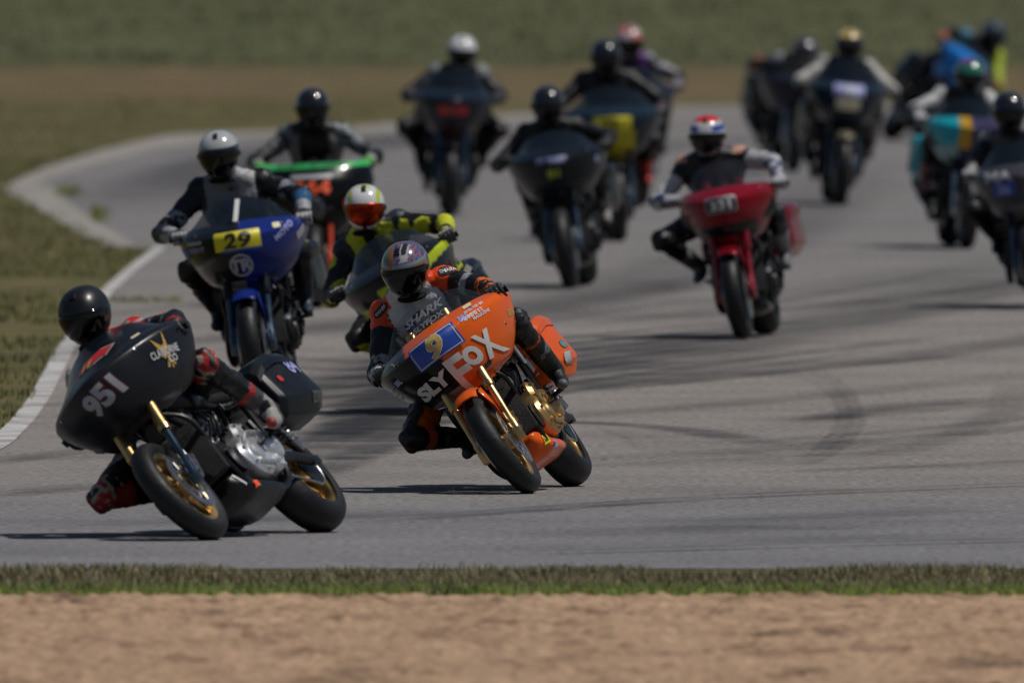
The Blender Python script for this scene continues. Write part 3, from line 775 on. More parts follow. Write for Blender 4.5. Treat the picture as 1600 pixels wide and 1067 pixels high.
        def bf(co):
            pt = V(co); dd = (pt - ank).dot(sh_); tt = (pt - toe).dot(tdir)
            return bt if (dd > .17 or tt > -.0) else (c.get('bootmid', bc) if -.02 < dd < .10 and (pt - ank).x > .02 else bc)
        colour(bo, bf); link('boot', bo, root)
        # knee slider
        kb = MB(); od = V((.55, s_ * .8, -.1)).normalized()
        capsule(kb, kn + od * .045 + V((0, 0, .03)), kn + od * .045 - V((0, 0, .03)), .040, .038, 14, 4)
        km = remeshed('knee_slider', kb, .009, 1, M_SUIT2); kc = c.get('slider', (.012, .012, .012)); kc2 = c.get('slider2', kc)
        colour(km, lambda co: kc2 if noise.noise(V(co) * 22) > .0 else kc); link('knee_slider', km, root)
    # helmet
    hm, vm, tm, pos = helmet_shell(c['helm'], c.get('hmat', M_HELM), visor=c.get('visor'))
    ho = link('helmet', hm, root); link('visor', vm, ho)
    for nm, t_ in tm: link(nm, t_, ho)
    cl = MB(); lathe(cl, [(0, .02), (.0, .070), (-.008, .080), (-.02, .080), (-.026, .07), (-.026, .02)], (0, 0, 0), n=32)
    cm = cl.mesh('neck_roll', M_SEAT, 60); co_ = link('neck_roll', cm, ho); co_.rotation_euler = (R(90), 0, 0); co_.location = (.0, 0, -.142); co_.scale = (1.2, 1, 1)
    if c.get('spoiler'):
        sp = MB(); secs = [sec(x, 0, z, w_, h_, .8, 14) for x, w_, h_, z in ((-.06, .03, .01, .128), (-.12, .055, .018, .095), (-.165, .06, .012, .07), (-.185, .05, .004, .065))]
        loft(sp, secs); link('helmet_spoiler', sp.mesh('helmet_spoiler', M_SATIN, 50), ho)
    ho.location = head - V((0, 0, .012)); ho.rotation_mode = 'XYZ'
    ho.rotation_euler = Matrix.Rotation(R(q['hy']), 4, 'Z').__matmul__(Matrix.Rotation(R(q['hp']), 4, 'Y')).__matmul__(Matrix.Rotation(R(q['hr']), 4, 'X')).to_euler()
    c['_body'] = body; c['_bvh'] = bvh_of(me); c['_L'], c['_R'], c['_neck'], c['_fwd'], c['_up'], c['_shd'] = L, Rr, neck, fwd, up, q['shd'].normalized(); c['_q'] = q
    c['_helm'] = ho; c['_hb'] = bvh_of(hm)
    for fn in c.get('rdecals', []): fn(c)
    return root

def stext(txt, a, h, size, m, rot=0, bold=.02, shear=0, b2=None, name='lettering', on='chest', off=.004, d=None, w=None):
    """lettering on the suit: chest coordinates a (left +1) and h along the spine"""
    def f(c):
        q = c['_q']; o = q['pelvis'] + (q['sh'] - q['pelvis']) * h + c['_shd'] * (.185 * a)
        ex0, ey0 = c['_shd'], c['_up']; dd = -c['_fwd']
        if on != 'chest':
            o, ex0, ey0, dd = V(on[0]), V(on[1]), V(on[2]), V(on[3])
        ex0 = ex0.normalized(); ey0 = ey0.normalized()
        ex = ex0 * cos(R(rot)) + ey0 * sin(R(rot)); ey = -ex0 * sin(R(rot)) + ey0 * cos(R(rot))
        decal(name, b2() if b2 else text_mesh2d(txt, bold, shear), c['_bvh'], o, ex, ey, size, m, c['_body'], off=off, d=dd, w=w)
    return f

def place(root, px, py, lean, yaw, k=1.0):
    """stand a machine (and its rider) on the road: front contact patch near pixel, lean to its own right"""
    g = ground(px, py); L = R(lean); cL = cos(L)
    lf, lr = .052 * (1 - cL), .088 * (1 - cL)
    pt = math.asin((lr - lf) / 1.63)
    # forward +X -> towards the camera (-Y), turned by yaw towards image left
    rz = Matrix.Rotation(R(-90 - yaw), 4, 'Z'); ry = Matrix.Rotation(pt, 4, 'Y'); rx = Matrix.Rotation(L, 4, 'X')
    m = Matrix.Translation(g + V((0, 0, lf + .005))) @ rz @ ry @ rx @ Matrix.Scale(k, 4)
    root.matrix_world = m
    return m
# ------------------------------------------------------------------ setting
def gmat(name, ramp, scale, rough=.9, stretch=(1, 1, 1), fine=None, bump=0, yr=None, detail=6, spec=.25):
    m = bpy.data.materials.new(name); m.use_nodes = True; n = m.node_tree; L = n.links; b = n.nodes['Principled BSDF']
    sock(b, 'Roughness', rough); sock(b, 'Specular IOR Level', spec)
    g = n.nodes.new('ShaderNodeNewGeometry'); mp = n.nodes.new('ShaderNodeMapping'); mp.inputs['Scale'].default_value = stretch
    L.new(g.outputs['Position'], mp.inputs[0])
    ns = n.nodes.new('ShaderNodeTexNoise'); ns.inputs['Scale'].default_value = scale; ns.inputs['Detail'].default_value = detail; ns.inputs['Roughness'].default_value = .6
    L.new(mp.outputs[0], ns.inputs[0]); cr = n.nodes.new('ShaderNodeValToRGB')
    while len(cr.color_ramp.elements) < len(ramp): cr.color_ramp.elements.new(.5)
    for e, (p, c_) in zip(cr.color_ramp.elements, ramp): e.position = p; e.color = (*c_, 1)
    L.new(ns.outputs[0], cr.inputs[0]); out = cr.outputs[0]
    if yr:   # bands of different surfacing along the world Y axis (list of (Y, colour multiplier))
        sp = n.nodes.new('ShaderNodeSeparateXYZ'); L.new(g.outputs['Position'], sp.inputs[0])
        n3 = n.nodes.new('ShaderNodeTexNoise'); n3.inputs['Scale'].default_value = .25; n3.inputs['Detail'].default_value = 3
        L.new(g.outputs['Position'], n3.inputs[0]); ad = n.nodes.new('ShaderNodeMath'); ad.operation = 'MULTIPLY_ADD'
        L.new(n3.outputs[0], ad.inputs[0]); ad.inputs[1].default_value = yr[2]; L.new(sp.outputs[1], ad.inputs[2])
        mr = n.nodes.new('ShaderNodeMapRange'); mr.inputs[1].default_value = yr[0]; mr.inputs[2].default_value = yr[1]; L.new(ad.outputs[0], mr.inputs[0])
        c2 = n.nodes.new('ShaderNodeValToRGB')
        st = yr[3]
        while len(c2.color_ramp.elements) < len(st): c2.color_ramp.elements.new(.5)
        for e, (y_, c_) in zip(c2.color_ramp.elements, st): e.position = (y_ + yr[2] / 2 - yr[0]) / (yr[1] - yr[0]); e.color = (*c_, 1)
        L.new(mr.outputs[0], c2.inputs[0]); mx = n.nodes.new('ShaderNodeMix'); mx.data_type = 'RGBA'; mx.blend_type = 'MULTIPLY'; mx.inputs[0].default_value = 1
        L.new(out, mx.inputs[6]); L.new(c2.outputs[0], mx.inputs[7]); out = mx.outputs[2]
    if fine:
        n2 = n.nodes.new('ShaderNodeTexNoise'); n2.inputs['Scale'].default_value = fine[0]; n2.inputs['Detail'].default_value = 3
        mp2 = n.nodes.new('ShaderNodeMapping'); mp2.inputs['Scale'].default_value = fine[3] if len(fine) > 3 else (1, 1, 1)
        L.new(g.outputs['Position'], mp2.inputs[0]); L.new(mp2.outputs[0], n2.inputs[0])
        mr = n.nodes.new('ShaderNodeMapRange'); mr.inputs[1].default_value = .3; mr.inputs[2].default_value = .7; mr.inputs[3].default_value = fine[1]; mr.inputs[4].default_value = fine[2]
        L.new(n2.outputs[0], mr.inputs[0]); mx = n.nodes.new('ShaderNodeMix'); mx.data_type = 'RGBA'; mx.blend_type = 'MULTIPLY'; mx.inputs[0].default_value = 1
        L.new(out, mx.inputs[6]); L.new(mr.outputs[0], mx.inputs[7]); out = mx.outputs[2]
        if bump:
            bp = n.nodes.new('ShaderNodeBump'); bp.inputs['Strength'].default_value = bump; bp.inputs['Distance'].default_value = .01
            L.new(n2.outputs[0], bp.inputs['Height']); L.new(bp.outputs[0], b.inputs['Normal'])
    L.new(out, b.inputs['Base Color']); return m

def struct(name, vs, fs, m, label=None):
    me = bpy.data.meshes.new(name); me.from_pydata([tuple(v) for v in vs], [], fs); me.materials.append(m)
    b = bmesh.new(); b.from_mesh(me); bmesh.ops.triangulate(b, faces=[f for f in b.faces if len(f.verts) > 4])
    bmesh.ops.recalc_face_normals(b, faces=b.faces)
    for f in b.faces:
        if f.normal.z < 0: f.normal_flip()
    b.to_mesh(me); b.free()
    o = link(name, me); o['kind'] = 'structure'
    if label: o['label'] = label
    return o

G_GRASS = gmat('grass_ground', [(.30, (0.055, 0.059, 0.018)), (.50, (0.088, 0.087, 0.032)), (.68, (0.113, 0.094, 0.049))], .35,
               fine=(1.6, .72, 1.30, (1, .35, 1)), yr=(330, 520, 5, [(338, (1.12, 1.0, .95)), (356, (1.22, 1.05, 1.12)), (371, (1.42, 1.10, 1.32)), (393, (1.34, 1.04, 1.25)), (404, (.66, .76, .66)), (416, (.90, 1.0, 1.05)), (500, (.88, .96, .95))]))
struct('grass_field', [(-700, -60, 0), (700, -60, 0), (700, 1500, 0), (-700, 1500, 0)], [(0, 1, 2, 3)], G_GRASS, 'olive and brown mown field behind and around the bend')

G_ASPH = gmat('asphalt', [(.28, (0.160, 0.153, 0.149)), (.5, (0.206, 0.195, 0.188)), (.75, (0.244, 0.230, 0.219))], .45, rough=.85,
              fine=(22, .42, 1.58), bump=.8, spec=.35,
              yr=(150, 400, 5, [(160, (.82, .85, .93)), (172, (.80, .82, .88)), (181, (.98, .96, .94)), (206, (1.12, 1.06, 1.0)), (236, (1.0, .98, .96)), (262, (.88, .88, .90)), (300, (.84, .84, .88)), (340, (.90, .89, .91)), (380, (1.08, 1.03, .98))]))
TRK = [(-900, 888), (2400, 888), (2600, 152), (1600, 160), (1420, 163), (1230, 165), (1050, 168), (900, 174), (790, 182), (640, 195), (520, 203), (330, 209), (200, 232), (100, 262), (30, 292), (60, 312), (120, 348), (185, 386), (250, 388), (170, 455), (110, 540), (60, 630), (0, 692), (-250, 820)]
tv = [ground(*p, .004) for p in TRK]
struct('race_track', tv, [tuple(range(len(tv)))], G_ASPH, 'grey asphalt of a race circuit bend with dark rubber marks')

def strip(name, pts, m, z, label, horiz=True, kind='structure'):
    """pts: (px, py, half width in metres) centre line given on the road, width across the line"""
    c_ = [(ground(x, y, z), w_) for x, y, w_ in pts]; vs = []
    for i, (p, w_) in enumerate(c_):
        d = (c_[min(i + 1, len(c_) - 1)][0] - c_[max(i - 1, 0)][0]); d.z = 0; d.normalize(); nn = V((-d.y, d.x, 0))
        vs += [p + nn * w_, p - nn * w_]
    fs = [(2 * i, 2 * i + 1, 2 * i + 3, 2 * i + 2) for i in range(len(c_) - 1)]
    return struct(name, vs, fs, m, label)
G_LINE = gmat('worn_line_paint', [(.36, (.24, .23, .225)), (.50, (.44, .43, .42)), (.68, (.60, .59, .585))], 2.2, fine=(22, .8, 1.1))
G_CONC = gmat('concrete_edge', [(.3, (.20, .185, .165)), (.55, (.30, .28, .26)), (.8, (.34, .32, .29))], 1.1, fine=(10, .8, 1.15))
strip('edge_line', [(-260, 845, .10), (0, 690, .075), (35, 656, .07), (62, 620, .065), (100, 548, .06), (128, 508, .055), (165, 456, .05), (208, 418, .05), (252, 385, .045)], G_LINE, .010, 'worn white line along the left edge of the asphalt')
strip('kerb_edge', [(252, 386, .10), (188, 384, .14), (120, 345, .16), (62, 308, .2), (36, 291, .25)], G_CONC, .008, 'pale concrete edge below the old asphalt tip')
strip('concrete_apron', [(30, 291, .12), (60, 277, .16), (100, 262, .20), (200, 234, .26), (330, 211, .45), (520, 204, .55), (640, 196, .45), (790, 183, .40), (1050, 168, .45), (1420, 163, .6), (1700, 158, .6)], G_CONC, .008, 'pale concrete edge along the far side of the track')

# rubber marks
def mark_mat():
    m = bpy.data.materials.new('rubber_mark'); m.use_nodes = True; n = m.node_tree; b = n.nodes['Principled BSDF']; L = n.links
    sock(b, 'Base Color', (.035, .036, .042, 1)); sock(b, 'Roughness', .7)
    at = n.nodes.new('ShaderNodeVertexColor'); at.layer_name = 'Col'; g = n.nodes.new('ShaderNodeNewGeometry')
    ns = n.nodes.new('ShaderNodeTexNoise'); ns.inputs['Scale'].default_value = 1.3; ns.inputs['Detail'].default_value = 8; L.new(g.outputs['Position'], ns.inputs[0])
    mr = n.nodes.new('ShaderNodeMapRange'); mr.inputs[1].default_value = .33; mr.inputs[2].default_value = .66; mr.inputs[3].default_value = .25; L.new(ns.outputs[0], mr.inputs[0])
    mu = n.nodes.new('ShaderNodeMath'); mu.operation = 'MULTIPLY'; L.new(at.outputs[0], mu.inputs[0]); L.new(mr.outputs[0], mu.inputs[1]); L.new(mu.outputs[0], b.inputs['Alpha']); return m
MM = mark_mat(); mk_v = []; mk_f = []; mk_c = []
def mark(pts, w_, a, z):
    P_ = smoothpath([ground(x, y, z) for x, y in pts], 8); o = len(mk_v); n_ = len(P_)
    for i, p in enumerate(P_):
        d = P_[min(i + 1, n_ - 1)] - P_[max(i - 1, 0)]; d.z = 0; d.normalize(); nn = V((-d.y, d.x, 0)); e = min(1, i / (n_ * .2), (n_ - 1 - i) / (n_ * .2))
        for k, al in ((-1, 0), (-.4, 1), (.4, 1), (1, 0)): mk_v.append(p + nn * (w_ * k)); mk_c.append(al * a * e)
    for i in range(n_ - 1):
        for j in range(3): q = o + i * 4 + j; mk_f.append((q, q + 1, q + 5, q + 4))
zz = .008
def mk(pts, w_=.16, a=.5):
    global zz; zz += .0002; mark(pts, w_, a, zz)
for i in range(9):    # dark arcs sweeping in behind the leading machines
    y0 = 560 + i * 13
    mk([(430 + i * 9, y0 - 5 + i * 4), (560, y0 + 4), (690, y0 - 12 - i * 2), (900, y0 - 34 - i * 3), (1250, y0 - 66 - i * 5)], .11 + .06 * (i % 3), .75 + .15 * (i % 2))
mk([(470, 720), (560, 650), (640, 600), (700, 560)], .25, .6); mk([(500, 690), (620, 640), (760, 560)], .2, .6); mk([(480, 745), (600, 690), (760, 600)], .2, .6)
mk([(380, 610), (520, 600), (700, 545)], .5, .5)
mk([(520, 700), (600, 672), (760, 655), (1050, 668), (1220, 700)], .22, .55)
for i in range(7):   # thin swirls where a machine has spun its wheel
    mk([(860 + 20 * i, 655 + 3 * i), (1000, 676 + 4 * i), (1130, 694 + 4 * i), (1235 + 5 * i, 712 + 2 * i), (1290 + 7 * i, 684), (1310 + 6 * i, 645), (1282 + 4 * i, 606 - 3 * i), (1200, 580 - 4 * i)], .03 + .015 * (i % 3), .12)
for i in range(46):  # the worn racing line: long faint bands
    y0 = rng.uniform(500, 880); x0 = rng.uniform(-100, 1300); L_ = rng.uniform(300, 900); sl = -(.02 + .12 * (880 - y0) / 380) * rng.uniform(.6, 1.3)
    mk([(x0, y0), (x0 + L_ * .5, y0 + sl * L_ * .42), (x0 + L_, y0 + sl * L_)], rng.uniform(.08, .5), rng.uniform(.10, .34))
mk([(900, 610), (1100, 590), (1300, 570), (1560, 548)], .14, .65); mk([(900, 578), (1150, 560), (1500, 520)], .12, .5)
mk([(560, 812), (800, 795), (1100, 775), (1400, 762), (1700, 750)], .16, .55); mk([(800, 862), (1150, 852), (1700, 838)], .12, .6)
mk([(1240, 660), (1400, 632), (1620, 618)], .2, .5); mk([(1310, 715), (1450, 690), (1570, 640), (1600, 590)], .2, .25)
mk([(-50, 775), (200, 752), (520, 735)], .18, .45); mk([(-50, 725), (150, 700), (420, 690)], .14, .4)
mk([(900, 505), (1200, 470), (1500, 420)], .2, .4); mk([(560, 520), (800, 490), (1000, 440), (1200, 360), (1350, 250)], .7, .32); mk([(1000, 560), (1300, 500), (1650, 400)], .7, .3)
mk([(200, 330), (360, 260), (620, 220), (900, 205)], .9, .40); mk([(240, 300), (420, 235), (760, 205), (1200, 190)], .8, .35); mk([(900, 240), (1200, 215), (1700, 200)], .9, .3)
mk([(160, 470), (280, 470), (420, 474)], .05, .9)
me = bpy.data.meshes.new('skid_marks'); me.from_pydata([tuple(v) for v in mk_v], [], mk_f)
ca = me.color_attributes.new('Col', 'FLOAT_COLOR', 'POINT'); ca.data.foreach_set('color', np.repeat(np.array(mk_c), 4).astype(np.float32)); me.materials.append(MM)
o = link('skid_marks', me); o['kind'] = 'structure'; o['label'] = 'dark rubber arcs laid down on the asphalt'

# near verge and dirt
G_VERGE = gmat('verge_soil', [(.3, (0.051, 0.051, 0.019)), (.6, (0.085, 0.075, 0.034)), (.8, (0.128, 0.098, 0.055))], 3)
struct('verge', [ground(-900, 900, .006), ground(2500, 900, .006), ground(2500, 948, .006), ground(-900, 948, .006)], [(0, 1, 2, 3)], G_VERGE, 'grassy verge at the near edge of the asphalt')
G_DIRT = gmat('dirt', [(.33, (.165, .108, .072)), (.46, (.37, .245, .160)), (.72, (.455, .308, .203))], 2.2, rough=.95, stretch=(1, .28, 1), fine=(16, .72, 1.2), bump=.5, spec=.1)
struct('dirt', [(-30, 100, .007), (30, 100, .007), (30, 157.0, .007), (-30, 157.0, .007)], [(0, 1, 2, 3)], G_DIRT, 'bare tan dirt nearer than the clods')
yb = 156.95; nx, ny = 300, 760; vs = []
for j in range(ny):
    y = yb - 15.5 * (j / (ny - 1))
    for i in range(nx):
        x = -3.1 + 6.2 * i / (nx - 1); p = V((x, y, 0))
        h = noise.noise(V((x, y * .5, 0)) * 2.2) * .010 + max(0, noise.noise(p * 5)) * .030 + max(0, noise.noise(p * 12)) * .036 + noise.noise(p * 22) * .012
        ed = min(1, (yb - y) / .5) * min(1, (3.1 - abs(x)) / .2); vs.append((x, y, .008 + max(0, h + .004) * max(ed, 0)))
fs = [(j * nx + i, j * nx + i + 1, (j + 1) * nx + i + 1, (j + 1) * nx + i) for j in range(ny - 1) for i in range(nx - 1)]
dr = struct('dirt', vs, fs, G_DIRT, 'bare tan dirt with small clods in the foreground'); dr.data.shade_smooth()

def grass_blades(name, pos, hmin, hmax, wd, cols, label, lean=.35):
    n_ = len(pos); a = rng.uniform(0, 2 * pi, n_); h = rng.uniform(hmin, hmax, n_); ln = rng.uniform(0, lean, n_) * h; la = rng.uniform(0, 2 * pi, n_)
    dx, dy = np.cos(a) * wd, np.sin(a) * wd; tx, ty = np.cos(la) * ln, np.sin(la) * ln
    P0 = pos; v = np.zeros((n_, 5, 3))
    v[:, 0] = P0 + np.stack([dx, dy, 0 * h], 1); v[:, 1] = P0 - np.stack([dx, dy, 0 * h], 1)
    v[:, 2] = P0 + np.stack([dx * .7 + tx * .4, dy * .7 + ty * .4, h * .55], 1); v[:, 3] = P0 + np.stack([-dx * .7 + tx * .4, -dy * .7 + ty * .4, h * .55], 1)
    v[:, 4] = P0 + np.stack([tx, ty, h], 1)
    base = np.arange(n_) * 5; me = bpy.data.meshes.new(name)
    me.vertices.add(n_ * 5); me.vertices.foreach_set('co', v.ravel())
    loops = np.stack([base, base + 1, base + 3, base + 2, base + 2, base + 3, base + 4], 1).ravel()
    me.loops.add(len(loops)); me.loops.foreach_set('vertex_index', loops.astype(np.int32))
    st = np.stack([np.arange(n_) * 7, np.arange(n_) * 7 + 4], 1).ravel(); tot = np.tile([4, 3], n_)
    me.polygons.add(n_ * 2); me.polygons.foreach_set('loop_start', st.astype(np.int32)); me.polygons.foreach_set('loop_total', tot.astype(np.int32)); me.update()
    ci = np.array(cols)[rng.integers(0, len(cols), n_)] * rng.uniform(.86, 1.14, (n_, 1)); c4 = np.ones((n_, 5, 4), np.float32); c4[:, :, :3] = ci[:, None, :]
    at = me.color_attributes.new('Col', 'FLOAT_COLOR', 'POINT'); at.data.foreach_set('color', c4.ravel())
    me.materials.append(mat('grass_blades', vc=True, rough=.75, var=.1)); o = link(name, me); o['kind'] = 'stuff'; o['label'] = label; o['category'] = 'grass'; return o
def scatter(n_, x0, x1, y0, y1, z=.0): return np.stack([rng.uniform(x0, x1, n_), rng.uniform(y0, y1, n_), np.full(n_, z)], 1)
def clump(n_, x0, x1, y0, y1, thr, sc=.8, z=0):
    p = scatter(n_, x0, x1, y0, y1, z); k = [noise.noise(V((a * sc, b_ * sc * .6, 3))) > thr for a, b_, _ in p]; return p[np.array(k)]
GR = [(0.257, 0.226, 0.117), (0.296, 0.242, 0.140), (0.234, 0.226, 0.101), (0.281, 0.234, 0.133)]
pv = np.concatenate([scatter(26000, -3.4, 3.4, 157.2, 160.6), clump(16000, -3.4, 3.4, 160.4, 161.8, .0, 1.5)])
grass_blades('verge_grass', pv, .02, .062, .0045, GR, 'short dull grass along the near edge of the asphalt', .9)
pv = np.concatenate([clump(18000, -3.4, 3.4, 156.6, 157.8, -.45, 1.4)])
grass_blades('verge_grass', pv, .03, .07, .004, [(.22, .34, .06), (.27, .36, .07), (.26, .28, .10)], 'bright green grass fringe beside the bare dirt', .9)
# left infield: keep the points inside the picture wedge left of the asphalt
def inside_poly(x, y, poly):
    r_ = False; n_ = len(poly)
    for i in range(n_):
        x0, y0 = poly[i].x, poly[i].y; x1, y1 = poly[i - 1].x, poly[i - 1].y
        if (y0 > y) != (y1 > y) and x < (x1 - x0) * (y - y0) / (y1 - y0) + x0: r_ = not r_
    return r_
left = [ground(*p) for p in [(-120, 800), (-10, 690), (50, 625), (100, 535), (160, 452), (238, 388), (180, 388), (115, 352), (30, 306), (10, 292), (100, 254), (200, 222), (330, 200), (640, 188), (640, 160), (-140, 150)]]
xs = [p.x for p in left]; ys = [p.y for p in left]
pp = clump(90000, min(xs), max(xs), min(ys), max(ys), -.12, .7); pp = np.array([p for p in pp if inside_poly(p[0], p[1], left) and (p[1] < 318 or rng.random() < .35)])
grass_blades('infield_grass', pp, .02, .065, .006, [(0.182, 0.190, 0.053), (0.228, 0.213, 0.068), (0.251, 0.213, 0.099), (0.152, 0.190, 0.046)], 'patchy green grass on the infield left of the track', .7)
pw = np.concatenate([np.array([ground(108 + rng.normal(0, 10), 300 + rng.normal(0, 5), .006) for _ in range(250)]), np.array([ground(155 + rng.normal(0, 8), 335 + rng.normal(0, 7), .006) for _ in range(250)]),
                     np.array([ground(rng.uniform(160, 285), 470 + rng.normal(0, 2), .006) for _ in range(160)]), np.array([ground(rng.uniform(480, 560), 200 + rng.normal(0, 3), .006) for _ in range(100)])])
grass_blades('weeds', pw, .015, .035, .008, [(.26, .28, .06), (.22, .25, .06)], 'yellow green weeds growing in cracks of the old asphalt', 1.0)
pb = clump(9000, -8.5, 8.5, 400, 500, .05, .5)
grass_blades('far_grass', pb, .03, .09, .03, [(0.144, 0.151, 0.072), (0.173, 0.173, 0.086), (0.216, 0.202, 0.137)], 'long olive grass beyond the mown strip at the top', .7)

# ------------------------------------------------------------------ paint jobs
def C3(*a): return a
BK = (.0072, .0078, .0102); OR = (.74, .112, .010); ORR = (.78, .075, .012)
def two(left, right, y=0): return lambda co: left if co[1] > y else right
def flat(c_): return lambda co: c_
def suit_plain(base, panel=None, sh=None, arm=None):
    def f(i):
        k = i['k']
        if k in ('shld',) and sh: return sh
        if k == 'chest' and panel and i['f'] > .02: return panel
        if k.startswith('fore') and arm: return arm
        return base
    return f
W_ = (.30, .31, .34); GRY = (.26, .27, .30)
def suit9(i):
    k, a, h, t, r = i['k'], i['a'], i['h'], i['t'], i['r']
    if k == 'shld' or (k in ('upL', 'upR') and t < .30) or (k == 'trap' and abs(a) > .66 and h > .8):
        return (.78, .07, .012)
    if k in ('chest', 'trap', 'abd') and i['f'] > -.01 or k == 'neck':
        if k == 'neck': return GRY if i['t'] < .5 else (.0090, .0090, .0102)
        G9 = (.62, .62, .64)
        if abs(a) < .84 and h > .78: return G9
        if abs(a) < .84 and .73 < h <= .78: return (.80, .14, .02)
        if abs(a) < .80 and .705 < h <= .73: return G9
        if -.80 < a < .15 and .3 < h <= .705: return (.75, .10, .015)
        if abs(a) < .5 and h <= .585: return (.03, .032, .04)
        return (.0090, .0090, .0108)
    if k == 'foreL':
        return (.80, .16, .02) if (t > .35 and noise.cell(i['p'] * 45) > -.35 and r.z > -.02) else (.0090, .0090, .0102)
    if k == 'upL' and .62 < t < .80: return (.3, .32, .38)
    if k == 'foreR': return (.45, .45, .47) if noise.cell(i['p'] * 60) > .05 else (.0120, .0120, .0132)
    if k == 'upR' and t > .75: return (.28, .28, .3) if noise.cell(i['p'] * 50) > 0 else (.0120, .0120, .0120)
    if k == 'thighR' and t > .55 and r.z < .04: return (.66, .10, .015)
    if k == 'shinR' and .12 < t < .3: return (.6, .09, .015)
    if k == 'shinL' and .34 < t < .37: return (.5, .06, .01)
    return (.0078, .0078, .0090)
def suit951(i):
    k, t, r = i['k'], i['t'], i['r']
    if k in ('shld', 'trap'): return (.45, .42, .40) if noise.noise(i['p'] * 18) > 0 else (.45, .02, .02)
    if k in ('upL', 'upR') : return (.45, .02, .02) if noise.noise(i['p'] * 14) > .12 else ((.42, .40, .38) if noise.noise(i['p'] * 14 + V((5, 0, 0))) > .1 else (.0090, .0090, .0108))
    if k.startswith('fore') and t > .7: return (.4, .015, .015)
    if k.startswith('knee') or (k.startswith('thigh') and t > .86):
        n_ = noise.noise(i['p'] * 16); return (.45, .02, .02) if n_ > .12 else ((.40, .36, .28) if n_ > -.25 else (.0120, .0120, .0120))
    if k == 'shinL' and (.58 < t < .66 ): return (.42, .015, .015)
    if k.startswith('thigh') and .30 < t < .5 and r.z > .02: return (.13, .13, .135)
    if k == 'shinR' and t < .3: return (.3, .02, .02)
    return (.0084, .0084, .0102)
def suit29(i):
    k, a, h, t = i['k'], i['a'], i['h'], i['t']
    if k == 'neck': return (.0072, .0072, .0084)
    if k in ('chest', 'trap') and i['f'] > -.02:
        if abs(a) < .82 and h > .68: return (.20, .215, .25) if a < .25 else (.34, .34, .36)
        if h > .62: return (.02, .022, .03)
        if .58 < h < .62: return (.13, .16, .22)
        return (.012, .02, .035)
    if k == 'foreL': return (.02, .09, .20) if t < .7 else (.35, .35, .37)
    if k == 'foreR' : return (.30, .31, .33) if t > .45 and noise.cell(i['p'] * 25) > -.2 else (.02, .022, .03)
    if k in ('upL', 'upR') and .55 < t < .75 and noise.noise(i['p'] * 30) > .0: return (.25, .27, .32)
    return (.0072, .0078, .0102)
YEL = (.52, .56, .02)
def suitY(i):
    k, a, h, t = i['k'], i['a'], i['h'], i['t']; n_ = noise.noise(i['p'] * 7.5)
    if k in ('shld',): return (.02, .03, .04)
    if k in ('upL', 'upR', 'foreL', 'foreR', 'elbL', 'elbR'): return YEL if (n_ > -.05 or k in ('foreL', 'elbL')) else (.0072, .0072, .0084)
    if k in ('chest', 'trap', 'neck'): return YEL if (abs(abs(a) - .35) < .16 or n_ > .2) else (.0084, .0090, .0108)
    if k.startswith('shin') or k.startswith('knee'): return YEL if n_ > 0 else (.0072, .0072, .0084)
    return (.0072, .0072, .0084)
def suitG(i):
    k, a, t = i['k'], i['a'], i['t']
    if k == 'shld' or k in ('upL',): return (.16, .18, .20) if noise.noise(i['p'] * 12) > -.15 else (.0120, .0120, .0150)
    if k == 'upR' and abs(t - .5) < .25: return (.10, .10, .11)
    if k.startswith('fore') and t > .6: return (.35, .33, .32)
    if k == 'chest' and abs(a) > .62: return (.16, .15, .15)
    return (.0072, .0072, .0084)
def suit331(i):
    k, a, t = i['k'], i['a'], i['t']
    if k == 'shld': return (.55, .30, .22) if i['r'].z > .03 else (.0120, .0120, .0150)
    if k in ('upL', 'upR') and t > .35: return (.42, .42, .43)
    if k in ('elbL', 'elbR', 'foreL', 'foreR'): return (.42, .42, .44) if noise.noise(i['p'] * 14) > -.05 else (.03, .05, .14)
    if k == 'chest' and i['f'] > .03 and abs(a) < .4: return (.03, .04, .09) if noise.noise(i['p'] * 15) > 0 else (.10, .02, .03)
    if k == 'shinL' and t > .4: return (.2, .2, .22)
    return (.0078, .0078, .0102)
def suitW(i):
    k, a = i['k'], i['a']
    if k in ('shld', 'upL', 'upR', 'elbL', 'elbR', 'foreL', 'foreR'): return (.42, .41, .39)
    if k.startswith('shin'): return (.22, .21, .19) if i['t'] > .1 else (.0120, .0120, .0120)
    return (.0084, .0084, .0096)
def suitTeal(i):
    k = i['k']
    if k in ('upL', 'upR', 'elbR', 'elbL', 'shld'): return (.45, .45, .46)
    return (.0120, .0120, .0150)
def suitBY(i):
    k = i['k']
    if k in ('shld',) : return (.02, .16, .26) if i['a'] < 0 else (.40, .50, .02)
    if k in ('upL', 'foreL', 'elbL'): return (.40, .50, .02)
    if k in ('upR',) and i['t'] < .5: return (.02, .14, .22)
    return (.0084, .0090, .0120)
def suitGr(i):
    k, a = i['k'], i['a']
    if k in ('chest', 'trap') and abs(a) < .9: return (.10, .10, .115)
    if k == 'shld': return (.3, .3, .3) if i['r'].z > .03 else (.05, .05, .06)
    return (.0078, .0078, .0096)
def suitP(i):
    k = i['k']
    if k in ('chest', 'trap', 'neck'): return (.09, .02, .16)
    if k in ('shld', 'upL', 'upR') and noise.noise(i['p'] * 14) > .1: return (.3, .3, .33)
    return (.0090, .0090, .0150)

